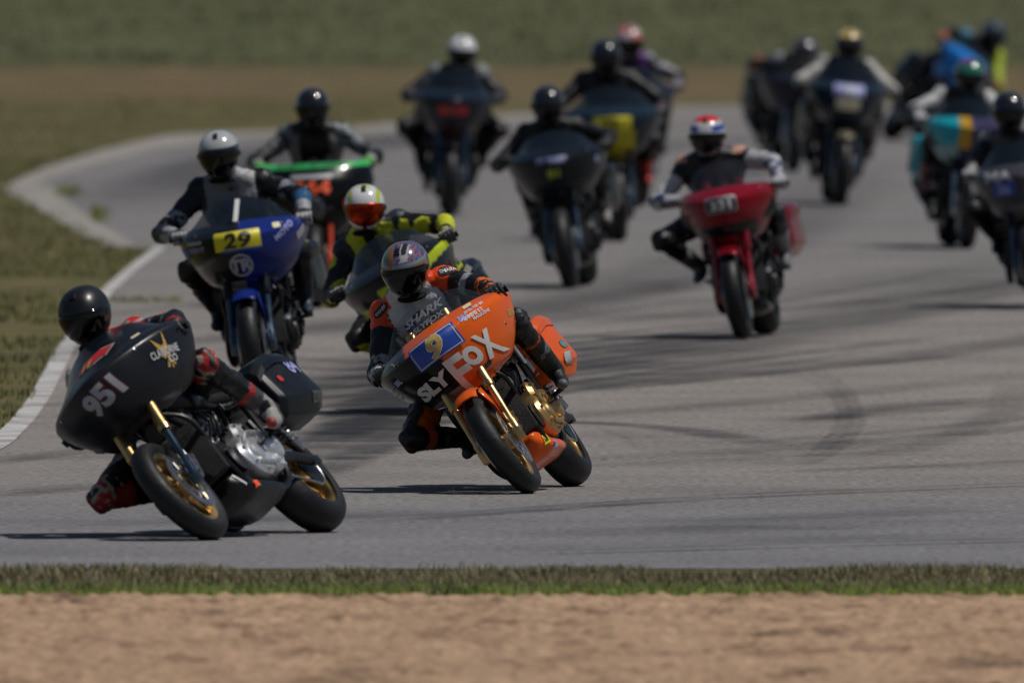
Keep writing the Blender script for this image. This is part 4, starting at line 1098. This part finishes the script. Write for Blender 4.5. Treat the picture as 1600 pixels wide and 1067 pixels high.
def h_plain(c_): return lambda co, lon, lat: c_
def h9(co, lon, lat):
    n1 = noise.noise(V(co) * 26); n2 = noise.noise(V(co) * 60); y = co[1]
    if lat > R(20):
        n1 = n1
        if co[0] > .02 and abs(y - .035) < .022 and lat > R(30): return (.38, .38, .40) if abs(y - .035) > .014 else ((.42, .42, .42) if co[2] < .10 else (.02, .02, .025))
        if -.055 < y < -.028 and co[0] > -.02: return (.24, .10, .012)
        if R(20) < lat < R(27) and co[0] > 0: return (.15, .25, .33)
        if y < -.06: return (.03, .24, .03) if n2 > .05 else (.10, .14, .18)
        if n2 > .18: return (.30, .10, .12)
        if n2 > -.05: return (.04, .035, .13)
        return (.10, .12, .19)
    if lat > R(8) and co[0] > 0: return (.22, .10, .015)
    if co[2] < -.02 and y > .03: return (.62, .15, .02) if (co[0] < .06 and n1 > -.1) else (.03, .025, .02)
    return (.0096, .0096, .0108) if n1 < .1 else (.10, .06, .03)
def h29(co, lon, lat):
    return (.42, .43, .45) if lat > R(22) else (.0084, .0084, .0096)
def hY(co, lon, lat):
    if lat > R(16) and abs(abs(co[1]) - .085) < .012 and co[0] > -.06: return (.50, .56, .03)
    if lat > R(60) and abs(co[1]) < .04 and noise.noise(V(co) * 30) > .0: return (.50, .58, .08)
    if co[2] < -.08 and abs(co[1]) < .012: return (.03, .03, .03)
    return (.66, .66, .67)
def hWhite(co, lon, lat): return (.66, .66, .68) if lat > R(-34) else (.35, .35, .37)
def h331(co, lon, lat):
    if lat > R(50): return (.62, .03, .02)
    if R(18) < lat < R(36) and abs(co[1]) > .05: return (.02, .06, .32)
    if lat < R(-45): return (.22, .22, .25)
    return (.5, .5, .53)
def hGold(co, lon, lat): return (.55, .40, .12) if lat > R(38) else (.03, .028, .025)
def hPG(co, lon, lat):
    n_ = noise.noise(V(co) * 10); return (.14, .03, .22) if n_ > .02 else (.02, .16, .10)
def hPurp(co, lon, lat): return (.55, .14, .10) if noise.noise(V(co) * 12) > 0 else (.45, .42, .45)
def hBlue(co, lon, lat): return (.03, .045, .07)
HB = h_plain((.0084, .0096, .0120))

def eagle2d():
    P_ = []
    for i in range(5):   # left wing feathers
        P_.append([(-.02, .10 - .05 * i), (-.50 + .05 * i, .62 - .20 * i), (-.44 + .06 * i, .44 - .19 * i), (-.02, .0 - .05 * i)])
        P_.append([(.02, .10 - .05 * i), (.02, .0 - .05 * i), (.30 - .03 * i, .50 - .19 * i), (.30 - .03 * i, .72 - .21 * i)])
    P_ += [[(-.08, .12), (-.07, -.30), (.07, -.30), (.08, .12), (.03, .22), (-.05, .22)], [(-.04, -.3), (-.26, -.62), (-.12, -.66), (0, -.42)], [(.0, -.42), (.02, -.72), (.10, -.70), (.05, -.3)], [(.05, -.3), (.05, -.42), (.20, -.66), (.30, -.60)]]
    return poly_mesh2d(P_)
def diamond2d(s_=1): return poly_mesh2d([[(-1 * s_, -.10), (-.35 * s_, .32), (.45 * s_, .36), (1 * s_, .16), (.42 * s_, -.30), (-.4 * s_, -.34)]])
def pantext(txt, x, z, h, m, b2=None, w=None, rot=0):
    def f(c):
        bo = c['_pan']; bv = bvh_of(bo.data); a = R(rot); ex = V((-cos(a), 0, sin(a))); ey = V((sin(a), 0, cos(a)))
        decal('sticker' if b2 else 'lettering', b2() if b2 else text_mesh2d(txt, .03), bv, (x, .3, z), ex, ey, h, m, bo, off=.004, d=(0, -1, 0), w=w)
    return f
def rr(w_, h_, r_=.03): return lambda: poly_mesh2d([rrect(w_, h_, r_)])
def border(w_, h_, t):
    return lambda: poly_mesh2d([[(-w_ / 2, -h_ / 2), (-w_ / 2 + t, -h_ / 2 + t), (-w_ / 2 + t, h_ / 2 - t), (-w_ / 2, h_ / 2)], [(w_ / 2, -h_ / 2), (w_ / 2, h_ / 2), (w_ / 2 - t, h_ / 2 - t), (w_ / 2 - t, -h_ / 2 + t)],
                                [(-w_ / 2, h_ / 2), (-w_ / 2 + t, h_ / 2 - t), (w_ / 2 - t, h_ / 2 - t), (w_ / 2, h_ / 2)], [(-w_ / 2, -h_ / 2), (w_ / 2, -h_ / 2), (w_ / 2 - t, -h_ / 2 + t), (-w_ / 2 + t, -h_ / 2 + t)]])
def T(*a, **k): return ftext(*a, **k)
def poly(b2, y, z, h, m, **k): return ftext('', y, z, h, m, b2=b2, **k)
def bagtext(txt, side, x, z, h, m, rot=0, bold=.02, b2=None, w=None):
    def f(c):
        bo = c['_bags'][side]; bv = bvh_of(bo.data); a = R(rot)
        fwd = V((side * -1, 0, 0))
        ex = fwd * cos(a) + V((0, 0, 1)) * sin(a); ey = -fwd * sin(a) + V((0, 0, 1)) * cos(a)
        decal('lettering', b2() if b2 else text_mesh2d(txt, bold), bv, (x, side * .5, z), ex, ey, h, m, bo, off=.005, d=(0, -side, 0), w=w)
    return f
def bagfront(txt, side, y, z, h, m, rot=0, bold=.02, b2=None, w=None):
    def f(c):
        bo = c['_bags'][side]; bv = bvh_of(bo.data); a = R(rot); ex0 = V((0, 1, 0))
        ex = ex0 * cos(a) + V((0, 0, 1)) * sin(a); ey = -ex0 * sin(a) + V((0, 0, 1)) * cos(a)
        decal('lettering', b2() if b2 else text_mesh2d(txt, bold), bv, (-1.25, side * y, z), ex, ey, h, m, bo, off=.008, d=(-1, 0, 0), w=w)
    return f

P_OR = paint('orange', (.74, .105, .009)); P_BK = paint('black', (.0036, .0042, .0060), .25); P_BKS = mat('satin_paint_black', (.0042, .0051, .0072), .34, 0, 0, var=.08, spec=.4)
P_BL = paint('blue', (.008, .022, .17), .2); P_RD = M_RED; P_YL = paint('lime', (.48, .56, .015)); P_GY = paint('grey', (.03, .03, .036)); P_TE = paint('teal', (.01, .30, .36)); P_GN = paint('green', (.04, .40, .10))
M_LENSR = mat('lamp_glass', (.05, .055, .065), .1, .4, .6)

# the rider of each machine is a separate thing seated on it
ALL = []
def entry(blabel, rlabel, px, py, lean, yaw, k, bc, rc, pose, vox=.013):
    b = build_bike(bc); b['label'] = blabel; b['category'] = 'motorcycle'; b['group'] = 'racing motorcycles in the bend'
    m = place(b, px, py, lean, yaw, k)
    r = build_rider(rc, pose, vox); r['label'] = rlabel; r['category'] = 'person'; r['group'] = 'riders on the racing motorcycles'; r.matrix_world = m

# 1 -- black 951
def fc951(co): return (.0090, .0102, .0132)
entry('satin black faired motorcycle numbered 951, leaning hard at the front left', 'person in red marked black leathers tucked behind the black fairing numbered 951',
  342, 845, 43, 20, 1.05,
  dict(body=P_BKS, rows=shift(FROWS, .05, 1.02, .0, .03), srows=shift(SROWS, .05, 1.02), fair_col=fc951, fair_mat=M_VCSAT, rim=M_GOLD, fork=M_GOLD, forklow=M_BLUEM, cover=M_SILVER, caliper=M_STEEL, swing=M_DARK, screen=M_LENS, tank=P_BK, cyl=M_STEEL,
    decals=[T('951', .02, .915, .124, ink('dark_red', (.10, .008, .012)), rot=4, bold=.10, name='race_number', w=.222, off=.003), T('951', .02, .915, .115, I_GREY, rot=4, bold=.05, name='race_number', w=.21), poly(eagle2d, .325, .93, .17, I_GOLD, side=48, name='emblem', off=.005), T('CLAIBORNE', .325, .925, .036, I_WHITE, side=48, bold=.02, off=.008, w=.20, rot=-2, space=1.1), T('CO', .32, .885, .032, I_WHITE, side=48, bold=.02, off=.008),
      poly(lambda: diamond2d(), .03, 1.105, .10, I_GREY, w=.27, name='emblem', off=.005, on='screen'), poly(lambda: diamond2d(), .03, 1.105, .085, I_RED, w=.245, name='emblem', off=.009, on='screen'), ftext('', .0, 1.105, .06, I_GOLD, b2=lambda: poly_mesh2d([[(-1, -.6), (-.5, -.6), (-.1, .6), (-.5, .5)], [(-.1, -.4), (.3, -.5), (.8, .6), (.2, .4)]]), off=.012, w=.08, name='emblem', on='screen'),
      poly(rr(.05, .022, .006), .27, 1.075, .022, I_CREAM, side=20, name='sticker'), pantext('', -.60, .20, .035, I_OR, b2=rr(1.6, 1, .2)), pantext('', -.50, .25, .012, I_WHITE, b2=rr(7, 1, .1), rot=-60), bagtext('84', 1, -1.72, .76, .10, I_LIL), bagtext('~5', 1, -1.74, .56, .045, I_DGREY), bagtext('', 1, -1.50, .70, .035, I_RED, b2=rr(1, 1, .3))]),
  dict(suit=suit951, helm=HB, hmat=M_HELMSAT, glove=(.0120, .0120, .0144), knuck=(.28, .27, .27), cuff=(.38, .03, .02), boot=(.05, .05, .055), bootmid=(.30, .29, .27), boottrim=(.25, .02, .02), slider=(.0120, .0120, .0120), slider2=(.3, .02, .02)),
  dict(pelvis=(-1.18, -.14, .87), sh=(-.90, -.08, 1.24), shd=(.05, 1, -.10), head=(-.68, .03, 1.44), elbL=(-.74, .33, 1.10), elbR=(-.72, -.42, 1.02), kneeL=(-.72, .31, .84), kneeR=(-.72, -.52, .72), footL=(-1.04, .30, .44), hy=-6, hp=12, hr=-30))

# 2 -- orange 9
def fc9(co):
    if co[1] > .0 or (co[2] > .975 and co[1] > -.16): return OR
    if co[2] < .70: return (.20, .20, .21)
    return (.0072, .0072, .0084)
BRL = 'BRL'
entry('orange and black motorcycle leaning over with number 9 on its blue plate', 'person in grey, orange and black leathers with multicoloured helmet, hanging off the orange motorcycle',
  836, 772, 36, 9, 1.03,
  dict(body=P_OR, rows=FROWS, srows=SROWS, fair_col=fc9, rim=M_GOLD, fork=M_GOLD, forklow=M_GOLD, cover=M_GOLDC, fender=P_OR, caliper=M_GOLD, tank=P_BK, tail=P_BK, pan=P_OR, screen=M_LENSC,
    decals=[poly(rr(.27, .115, .006), .015, .925, .118, I_BLUE, name='number_plate', off=.012), poly(border(.25, .10, .004), .015, .925, .104, I_WHITE, w=.255, name='number_plate_border', off=.0145), T('9', .02, .925, .108, I_WHITE, bold=.055, shear=.25, w=.095, off=.0165, name='race_number'), T('9', .02, .925, .100, I_GOLD, bold=.022, shear=.25, w=.086, off=.020, name='race_number'),
      T('SLY', -.125, .775, .078, I_WHITE, bold=.06, w=.22), T('F', .045, .745, .19, I_WHITE, bold=.03, w=.10), T('O', .135, .785, .105, I_WHITE, bold=.07, w=.09), T('X', .225, .795, .145, I_WHITE, bold=.04, w=.09, off=.006),
      T(BRL, .215, .975, .030, I_LIL, bold=.05, side=12), T('~12', .275, .99, .016, I_WHITE, side=14, bold=.02), T('~9', .26, .962, .020, I_WHITE, side=18, bold=.03), T('MAGAZINE', .29, .940, .018, I_WHITE, side=20, bold=.03), T('~5', .38, .88, .032, I_GOLD, side=42, bold=.02, shear=.3),
      T(BRL, -.28, .905, .030, I_LIL, bold=.05, side=-16), T('~11', -.36, .895, .014, I_GREY, side=-30), T('~15', -.345, .868, .015, I_GREY, side=-26, bold=.02), T('~16', -.335, .845, .015, I_GREY, side=-26, bold=.02),
      T('SHARK', .02, 1.13, .048, ink('screen_grey', (.17, .17, .18)), on='screen', bold=.03, shear=.2, w=.24, name='lettering'), T('SLYFOX', .03, 1.07, .034, ink('screen_grey', (.17, .17, .18)), on='screen', bold=.03, w=.19), poly(rr(.05, .02, .006), .245, 1.02, .02, I_CREAM, name='sticker', side=10),
      poly(rr(.0120, .0120, .0054), -.24, .985, .016, I_YEL, name='sticker'), poly(rr(.0120, .0120, .0054), -.21, .985, .014, I_RED, name='sticker'),
      bagfront('OX', 1, .29, .79, .03, I_WHITE), bagtext('', 1, -1.62, .66, .05, I_TEAL, b2=rr(2, 1, .45)), pantext('', -.53, .23, .05, I_YEL, b2=rr(1, 1, .2)), pantext('', -.53, .23, .03, I_BLACK, b2=rr(1.2, 1, .2)), pantext('', -.62, .19, .03, I_LIL, b2=rr(2, 1, .2)), pantext('~3', -.62, .19, .02, I_BLACK), bagtext('~7', 1, -1.62, .66, .022, I_WHITE), bagfront('', 1, .35, .60, .10, I_GREY, b2=rr(.35, 1, .05), rot=-20)]),
  dict(suit=suit9, helm=h9, visor=None, spoiler=True, glove=(.0084, .0084, .0096), cuff=(.0120, .0120, .0132), knuck=(.05, .05, .055), boot=(.0084, .0090, .0108), boottrim=(.10, .10, .11),
    rdecals=[stext('$', .32, .90, .075, I_BLACK, bold=-.01, name='emblem'), stext('', -.38, .88, .055, I_BLUE, b2=rr(1, 1, .1), name='emblem', off=.003), stext('83', -.38, .88, .03, I_GREY, off=.006), stext('', .0, .945, .022, I_BLACK, b2=rr(4, 1, .4), name='zip_tab'),
      stext('SHARK', 0, .49, .05, I_DGREY, bold=.03),
      stext('', 0, 0, .055, I_BLACK, b2=rr(1.9, 1, .45), on=((-.80, .20, 1.285), (-.3, 1, -.4), (-.2, .35, 1), (-1, -.25, -.1)), off=.004, name='shoulder_patch'), stext('SHARK', 0, 0, .022, I_WHITE, bold=.03, on=((-.80, .20, 1.285), (-.3, 1, -.4), (-.2, .35, 1), (-1, -.25, -.1)), off=.007),
      stext('', 0, 0, .045, I_BLACK, b2=rr(2.2, 1, .45), on=((-.80, -.235, 1.325), (.1, 1, .25), (-.2, -.2, 1), (-1, .15, -.1)), off=.004, name='shoulder_patch'), stext('SHARK', 0, 0, .020, I_WHITE, bold=.03, on=((-.80, -.235, 1.325), (.1, 1, .25), (-.2, -.2, 1), (-1, .15, -.1)), off=.007),
      stext('SHARK', 0, 0, .022, I_WHITE, bold=.03, on=((-.60, .36, .88), (-.2, .3, 1), (0, -1, .3), (-1, -.1, 0)), off=.004)]),
  dict(pelvis=(-1.22, -.15, .86), sh=(-.92, -.05, 1.27), shd=(.06, 1, -.14), head=(-.80, .02, 1.43), elbL=(-.76, .29, 1.11), elbR=(-.72, -.42, 1.04), kneeL=(-.76, .33, .84), kneeR=(-.72, -.46, .66), footL=(-1.03, .31, .44), footR=(-1.0, -.29, .44), hy=-14, hp=10, hr=-28), vox=.0115)

# 3 -- blue 29
def fc29(co):
    if co[1] > .0: return (.008, .022, .17)
    return (.0072, .0078, .0102) if co[2] > .70 else (.25, .25, .26)
entry('blue and black faired motorcycle with black 29 on a yellow plate', 'person in black and grey leathers with white topped helmet, upright on the blue motorcycle',
  409, 622, 9, 4, 1.05,
  dict(fk=(.0, .93), sh=-.02, body=P_BL, fair_col=fc29, fork=M_BLACKM, forklow=M_BLUEM, fender=P_BL, caliper=M_DARK, tank=P_BK, bag=P_BK, pan=P_BK, tail=P_BK, screen=M_LENS,
    decals=[poly(rr(.30, .12, .006), .0, .935, .10, I_YEL, w=.265, name='number_plate', off=.010), T('29', .0, .935, .080, I_BLACK, bold=.03, w=.16, off=.014, name='race_number', shear=.15), poly(rr(.22, .02, .006), .02, .882, .014, I_BLUE, w=.22, off=.014, name='sticker'),
      ftext('', .0, .79, .135, I_GREY, b2=lambda: poly_mesh2d(ring2d(.8, 1)), name='emblem'), T('TR', .0, .79, .075, I_GREY, bold=.05, name='emblem'), T('MOTO', .27, .955, .036, I_LIL, side=18, bold=.04, rot=30, w=.17), poly(rr(.10, .05, .006), .35, .93, .05, I_GREY, name='sticker', side=30, rot=30),
      T('~12', -.27, .955, .018, I_WHITE, side=-16, bold=.03), poly(rr(.12, .06, .006), -.34, .90, .06, I_BLUE, name='sticker', side=-28), T('~7', -.26, .915, .03, I_LIL, side=-14, bold=.03), poly(rr(.022, .15, .004), .0, 1.11, .13, I_WHITE, w=.028, on='screen', name='sticker', rot=-6), poly(rr(.05, .03, .006), .23, .99, .03, I_CREAM, name='sticker', side=12)]),
  dict(suit=suit29, helm=h29, glove=(.30, .30, .32), cuff=(.30, .31, .33), knuck=(.0120, .0120, .0120), boot=(.02, .03, .05),
    rdecals=[stext('~11', 0, .52, .03, I_LIL, bold=.02), stext('', -.3, .86, .05, I_BLACK, b2=rr(1, 1, .1), name='sticker')]),
  dict(pelvis=(-1.24, -.04, .86), sh=(-.95, -.06, 1.25), shd=(0, 1, -.02), head=(-.83, -.09, 1.47), elbL=(-.80, .36, 1.14), elbR=(-.80, -.50, 1.04), kneeL=(-.76, .30, .82), kneeR=(-.76, -.36, .80), hy=-3, hp=8, hr=-3))

# 4 -- black machine with green strip
FR4 = shift([(.60, -.18, .16, -.30, 0), (.66, -.12, .24, -.36, 0), (.76, -.06, .33, -.40, 0), (.88, -.04, .42, -.42, 0), (.98, -.06, .45, -.42, 0), (1.06, -.12, .44, -.42, -.0), (1.11, -.17, .42, -.42, 0), (1.12, -.20, .40, -.42, 0)], -.09, .97)
SR4 = shift([(1.09, -.165, .41, -.42, 0), (1.12, -.19, .405, -.42, 0), (1.125, -.205, .39, -.42, 0), (1.13, -.23, .38, -.42, 0)], -.09, .97)
entry('black motorcycle with green strip and orange number above its round lamp', 'person in black and grey leathers with black helmet behind the green strip',
  497, 482, 3, 2, .99,
  dict(body=P_BK, fair_col=lambda co: (.05, .50, .14) if co[2] > 1.005 else (.0060, .0066, .0084), rows=FR4, srows=SR4, fork=M_BLACKM, forklow=mat('orange_fork', (.55, .05, .012), .3, .2, .2), lamp=M_LENSR, lamploc=(.0, 0, .715), screen=mat('green_screen', (.05, .5, .14), .3), pan=P_BK,
    decals=[T('364', .0, .865, .105, I_OR, bold=.05, w=.27, name='race_number'), poly(rr(.27, .03, .005), 0, .945, .03, I_GREY, w=.30, name='sticker'), poly(rr(1, 1, .4), .24, .75, .05, I_RED, name='sticker', side=20), T('~16', 0, 1.022, .016, I_BLACK, w=.5, off=.006)]),
  dict(suit=suitG, helm=HB, glove=(.06, .30, .05), cuff=(.32, .31, .30)),
  dict(pelvis=(-1.24, 0, .86), sh=(-.97, 0, 1.24), head=(-.85, 0, 1.45), elbL=(-.82, .44, 1.06), elbR=(-.82, -.44, 1.06), hy=0, hp=8), vox=.016)

# 5 -- lime and black machine
entry('black and lime faired motorcycle leaning behind the orange one', 'person in yellow and black leathers with white helmet and red mirrored visor',
  722, 650, 28, 6, 1.0,
  dict(body=P_YL, fair_col=lambda co: (.42, .52, .015) if (abs(co[2] - .83 - .1 * co[1]) < .026 and co[1] < -.12) or (co[1] > .12 and abs(co[2] - .98 + (co[1] - .3) * .5 * -1 + .03) < .028) or (co[2] < .90 and abs(co[1] - .02) < .13) or co[1] > .41 else (.0072, .0084, .0120),
    fork=M_BLACKM, forklow=M_DARK, pan=P_YL, tank=P_BK, bag=P_BK, fender=P_BK, tail=P_BK, screen=M_LENS, decals=[]),
  dict(suit=suitY, helm=hY, visor=vis_red(), glove=(.0120, .0120, .0132), cuff=YEL, knuck=(.3, .28, .28), boot=(.0120, .0120, .0120),
    rdecals=[lambda c: decal('emblem', text_mesh2d('Z', .03), c['_hb'], (.06, 0, .30), (0, 1, 0), (-1, 0, .3), .035, I_BLACK, c['_helm'], d=(0, 0, -1), off=.003)]),
  dict(pelvis=(-1.22, -.12, .86), sh=(-.94, -.08, 1.23), shd=(.05, 1, .0), head=(-.80, -.02, 1.42), elbL=(-.78, .37, 1.09), elbR=(-.74, -.46, 1.02), kneeR=(-.74, -.42, .72), hy=2, hp=6, hr=-26))

# 6 -- dark machine, white helmet
entry('black motorcycle with red number band, alone at the upper centre', 'person in black leathers with plain white helmet and bright shoulders, at the upper centre',
  702, 340, -2, 0, 1.0,
  dict(fk=(.03, .84), sh=.03, body=P_BK, fair_col=lambda co: (.010, .018, .030) if co[2] > .76 else (.06, .02, .02), fork=M_BLUEM, forklow=M_BLUEM, fender=P_BK, decals=[poly(rr(1, 1, .1), 0, .90, .075, I_RED, w=.24, name='number_plate'), T('~3', 0, .90, .05, I_DGREY, bold=.03, off=.008, name='race_number')]),
  dict(suit=suit_plain((.0078, .0084, .0120), sh=(.22, .23, .25)), helm=hWhite, glove=(.02, .02, .03)),
  dict(pelvis=(-1.24, .04, .86), sh=(-.97, .04, 1.20), head=(-.83, .06, 1.40), elbL=(-.84, .40, 1.03), elbR=(-.84, -.40, 1.01), kneeL=(-.74, .40, .74), kneeR=(-.74, -.40, .74), hp=8), vox=.018)

# 7 -- black machine centre
entry('black motorcycle with small yellow 81 on its nose and a light sticker band', 'person in all black leathers on the black motorcycle with small yellow 81',
  893, 452, 9, 4, 1.0,
  dict(fk=(.0, .91), sh=-.03, body=P_BK, fair_col=flat((.0072, .0108, .0156)), fork=M_BLACKM, forklow=M_BLUEM, pan=P_BK, caliper=M_STEEL,
    decals=[T('81', .0, .86, .065, ink('lime', (.35, .42, .03)), bold=.05, w=.09, name='race_number'), T('~6', .0, .955, .04, I_LIL, shear=.3, bold=.02, w=.22), poly(rr(1, 1, .3), .40, .92, .05, I_LIL, name='sticker', side=40)]),
  dict(suit=suit_plain((.0072, .0072, .0084)), helm=HB, glove=(.0120, .0120, .0120), boot=(.25, .24, .23)),
  dict(pelvis=(-1.24, -.06, .84), sh=(-.96, -.04, 1.17), head=(-.83, -.02, 1.38), elbL=(-.82, .40, 1.06), elbR=(-.80, -.46, .98), hp=10, hr=-6), vox=.018)

# 8 -- yellow number machine
entry('dark blue motorcycle with yellow plate numbered 22 and yellow nose panel', 'person in black leathers and black helmet in front of the purple chested one',
  968, 378, 2, -2, 1.02,
  dict(fk=(.02, .96), sh=.0, body=P_BK, fair_col=lambda co: (.50, .42, .02) if (co[2] < .86 and abs(co[1] - .05) < .11) else (.010, .022, .036), fork=M_BLACKM, forklow=M_BLUEM, fender=P_BK, pan=P_BK, boot=None,
    decals=[poly(rr(1, 1, .1), -.02, .925, .12, I_YEL, w=.30, name='number_plate'), T('22', -.04, .925, .09, I_BLACK, bold=.03, off=.008, name='race_number')]),
  dict(suit=suit_plain((.0072, .0072, .0084)), helm=HB, glove=(.05, .03, .04), boot=(.55, .05, .03)),
  dict(pelvis=(-1.26, 0, .88), sh=(-.98, -.02, 1.26), head=(-.86, -.03, 1.46), elbL=(-.84, .42, 1.08), elbR=(-.84, -.44, 1.06), kneeL=(-.76, .32, .78), hp=8), vox=.018)

# 9 -- purple rider behind it
entry('dark motorcycle mostly hidden behind the one with the yellow plate', 'person with purple chest and red and white helmet at the top centre',
  1003, 322, 2, -4, 1.0,
  dict(body=P_BK, fair_col=flat((.02, .02, .035)), fork=M_BLACKM, decals=[]),
  dict(suit=suitP, helm=hPurp, glove=(.16, .15, .17)),
  dict(sh=(-.96, .0, 1.22), head=(-.84, .0, 1.42), elbL=(-.82, .42, 1.08), hp=8), vox=.018)

# 10 -- red 331
def fc331(co):
    if co[2] < .80 and abs(co[1]) < .20 and co[2] > .71: return (.0060, .0060, .0072)
    if co[1] < -.22 and co[2] < .86 : return (.30, .27, .26) if noise.noise(V(co) * 9) > -.1 else (.28, .02, .03)
    return (.20, .003, .012)
entry('metallic red faired motorcycle with white 331 on a black plate', 'person in red, white and blue helmet riding the red motorcycle',
  1163, 532, 10, 6, 1.0,
  dict(fk=(.0, .82), sh=.03, body=P_RD, fair_col=fc331, fork=M_RED, forklow=M_RED, fender=P_RD, tank=P_RD, pan=P_BK, caliper=M_DARK, screen=M_LENSC,
    decals=[poly(rr(1.9, 1, .2), 0, .925, .10, I_GREY, w=.205, name='number_plate', off=.008), poly(rr(1.9, 1, .2), 0, .925, .088, I_BLACK, w=.192, name='number_plate', off=.0105), T('331', 0, .925, .062, I_WHITE, bold=.05, w=.135, name='race_number', off=.013)]),
  dict(suit=suit331, helm=h331, glove=(.30, .30, .33), cuff=(.04, .06, .16), knuck=(.4, .4, .42), boot=(.14, .14, .15)),
  dict(pelvis=(-1.23, -.12, .86), sh=(-.96, -.10, 1.22), shd=(0, 1, .0), head=(-.83, -.09, 1.42), elbL=(-.82, .32, 1.16), elbR=(-.80, -.50, 1.02), kneeR=(-.68, -.50, .76), kneeL=(-.76, .28, .80), footR=(-.98, -.32, .46), hy=-2, hp=8, hr=-8), vox=.015)

# 11 -- gold helmet
entry('dark motorcycle with white number plate over a cream nose panel, at the upper right', 'person in black suit with white sleeves and gold topped helmet, at the upper right',
  1312, 322, -5, -2, 1.0,
  dict(fk=(.03, .86), sh=.05, body=P_BK, fair_col=flat((.010, .022, .034)), fork=M_BLACKM, forklow=M_BLUEM, fender=mat('fender_bronze', (.25, .22, .16), .3, .6),
    decals=[poly(rr(1, 1, .1), -.0, .99, .11, I_LIL, w=.26, name='number_plate'), T('101', .0, .99, .08, I_WHITE, bold=.03, off=.008, name='race_number'), poly(rr(1, 1, .25), .0, .885, .105, I_CREAM, w=.20, name='number_plate', off=.01)]),
  dict(suit=suitW, helm=hGold, glove=(.05, .05, .05), boot=(.10, .09, .08)),
  dict(pelvis=(-1.24, .0, .86), sh=(-.97, -.0, 1.19), head=(-.84, .0, 1.39), elbL=(-.82, .41, 1.03), elbR=(-.82, -.40, 1.04), hp=8, hr=4), vox=.018)

# 12 -- behind it
entry('small dark motorcycle partly hidden left of the gold helmeted rider', 'person in dark blue leathers crouching low, left of the gold helmeted person',
  1238, 270, -6, -6, 1.0,
  dict(fk=(-.13, .82), sh=-.06, body=P_BK, fair_col=flat((.015, .018, .03)), fork=M_BLACKM, decals=[]),
  dict(suit=suit_plain((.015, .018, .035), sh=(.2, .21, .24), arm=(.2, .2, .22)), helm=h_plain((.05, .035, .05)), glove=(.2, .05, .03)),
  dict(sh=(-.88, .06, 1.02), pelvis=(-1.24, 0, .84), head=(-.68, .08, 1.13), elbL=(-.80, .40, .93), elbR=(-.80, -.40, .93), hp=14), vox=.018)

# 13 -- leaning the other way
entry('blue motorcycle leaning steeply towards the right edge, farthest of the pack', 'person in black helmet with blue shoulder and lime sleeve, at the top right corner',
  1430, 222, -40, -10, 1.0,
  dict(fk=(.0, .80), sh=-.03, body=P_BL, fair_col=lambda co: (.02, .20, .60) if co[1] < .1 else (.012, .02, .06), tank=P_BK, bag=P_BK, tail=P_BK, fork=M_BLACKM, pan=P_BK, decals=[]),
  dict(suit=suitBY, helm=hBlue, glove=(.3, .1, .06)),
  dict(pelvis=(-1.22, .14, .86), sh=(-.92, .06, 1.24), shd=(0, 1, .12), head=(-.80, .06, 1.42), elbR=(-.76, -.34, 1.12), elbL=(-.72, .44, 1.0), kneeL=(-.72, .46, .66), hy=8, hr=30, hp=8), vox=.018)

# 14 -- teal machine
entry('motorcycle with teal and orange fairing panel near the right edge', 'person with white sleeves and purple and green helmet on the teal motorcycle',
  1510, 390, -3, -4, 1.0,
  dict(fk=(.0, .82), sh=.0, body=P_TE, fair_col=lambda co: (.50, .28, .02) if .0 > co[1] > -.10 and co[2] > .8 else ((.01, .30, .38) if co[1] < -.1 and co[2] > .82 else ((.22, .34, .35) if co[1] < -.1 else (.04, .035, .08))), fork=M_BLACKM, pan=P_BK, tank=P_BK, tail=P_BK, decals=[]),
  dict(suit=suitTeal, helm=hPG, glove=(.35, .35, .37), boot=(.3, .12, .12)),
  dict(sh=(-.94, .0, 1.18), pelvis=(-1.24, 0, .84), head=(-.80, .02, 1.38), elbR=(-.80, -.40, 1.08), hp=8), vox=.018)

# 15 -- dark grey machine at the right edge
entry('dark grey motorcycle with white lettering, cut off by the right edge', 'person with grey chest and black helmet, cut off by the right photo edge',
  1622, 484, 8, 3, 1.0,
  dict(body=P_GY, fair_col=lambda co: (.045, .045, .055) if co[2] > .76 else (.12, .12, .13), fork=M_BLACKM, forklow=M_BLUEM, pan=P_BK, tank=P_BK,
    decals=[T('MA', -.15, .97, .07, I_GREY, bold=.05, w=.2), poly(rr(1, 1, .1), -.12, .88, .10, I_BLUE, w=.16, name='number_plate'), T('36', -.12, .88, .07, I_LIL, off=.008, bold=.03, name='race_number')]),
  dict(suit=suitGr, helm=HB, glove=(.3, .3, .3), boot=(.03, .04, .07)),
  dict(pelvis=(-1.23, -.04, .86), sh=(-.95, -.04, 1.21), head=(-.82, -.04, 1.43), hp=8, hr=-4, kneeR=(-.72, -.38, .76)), vox=.016)
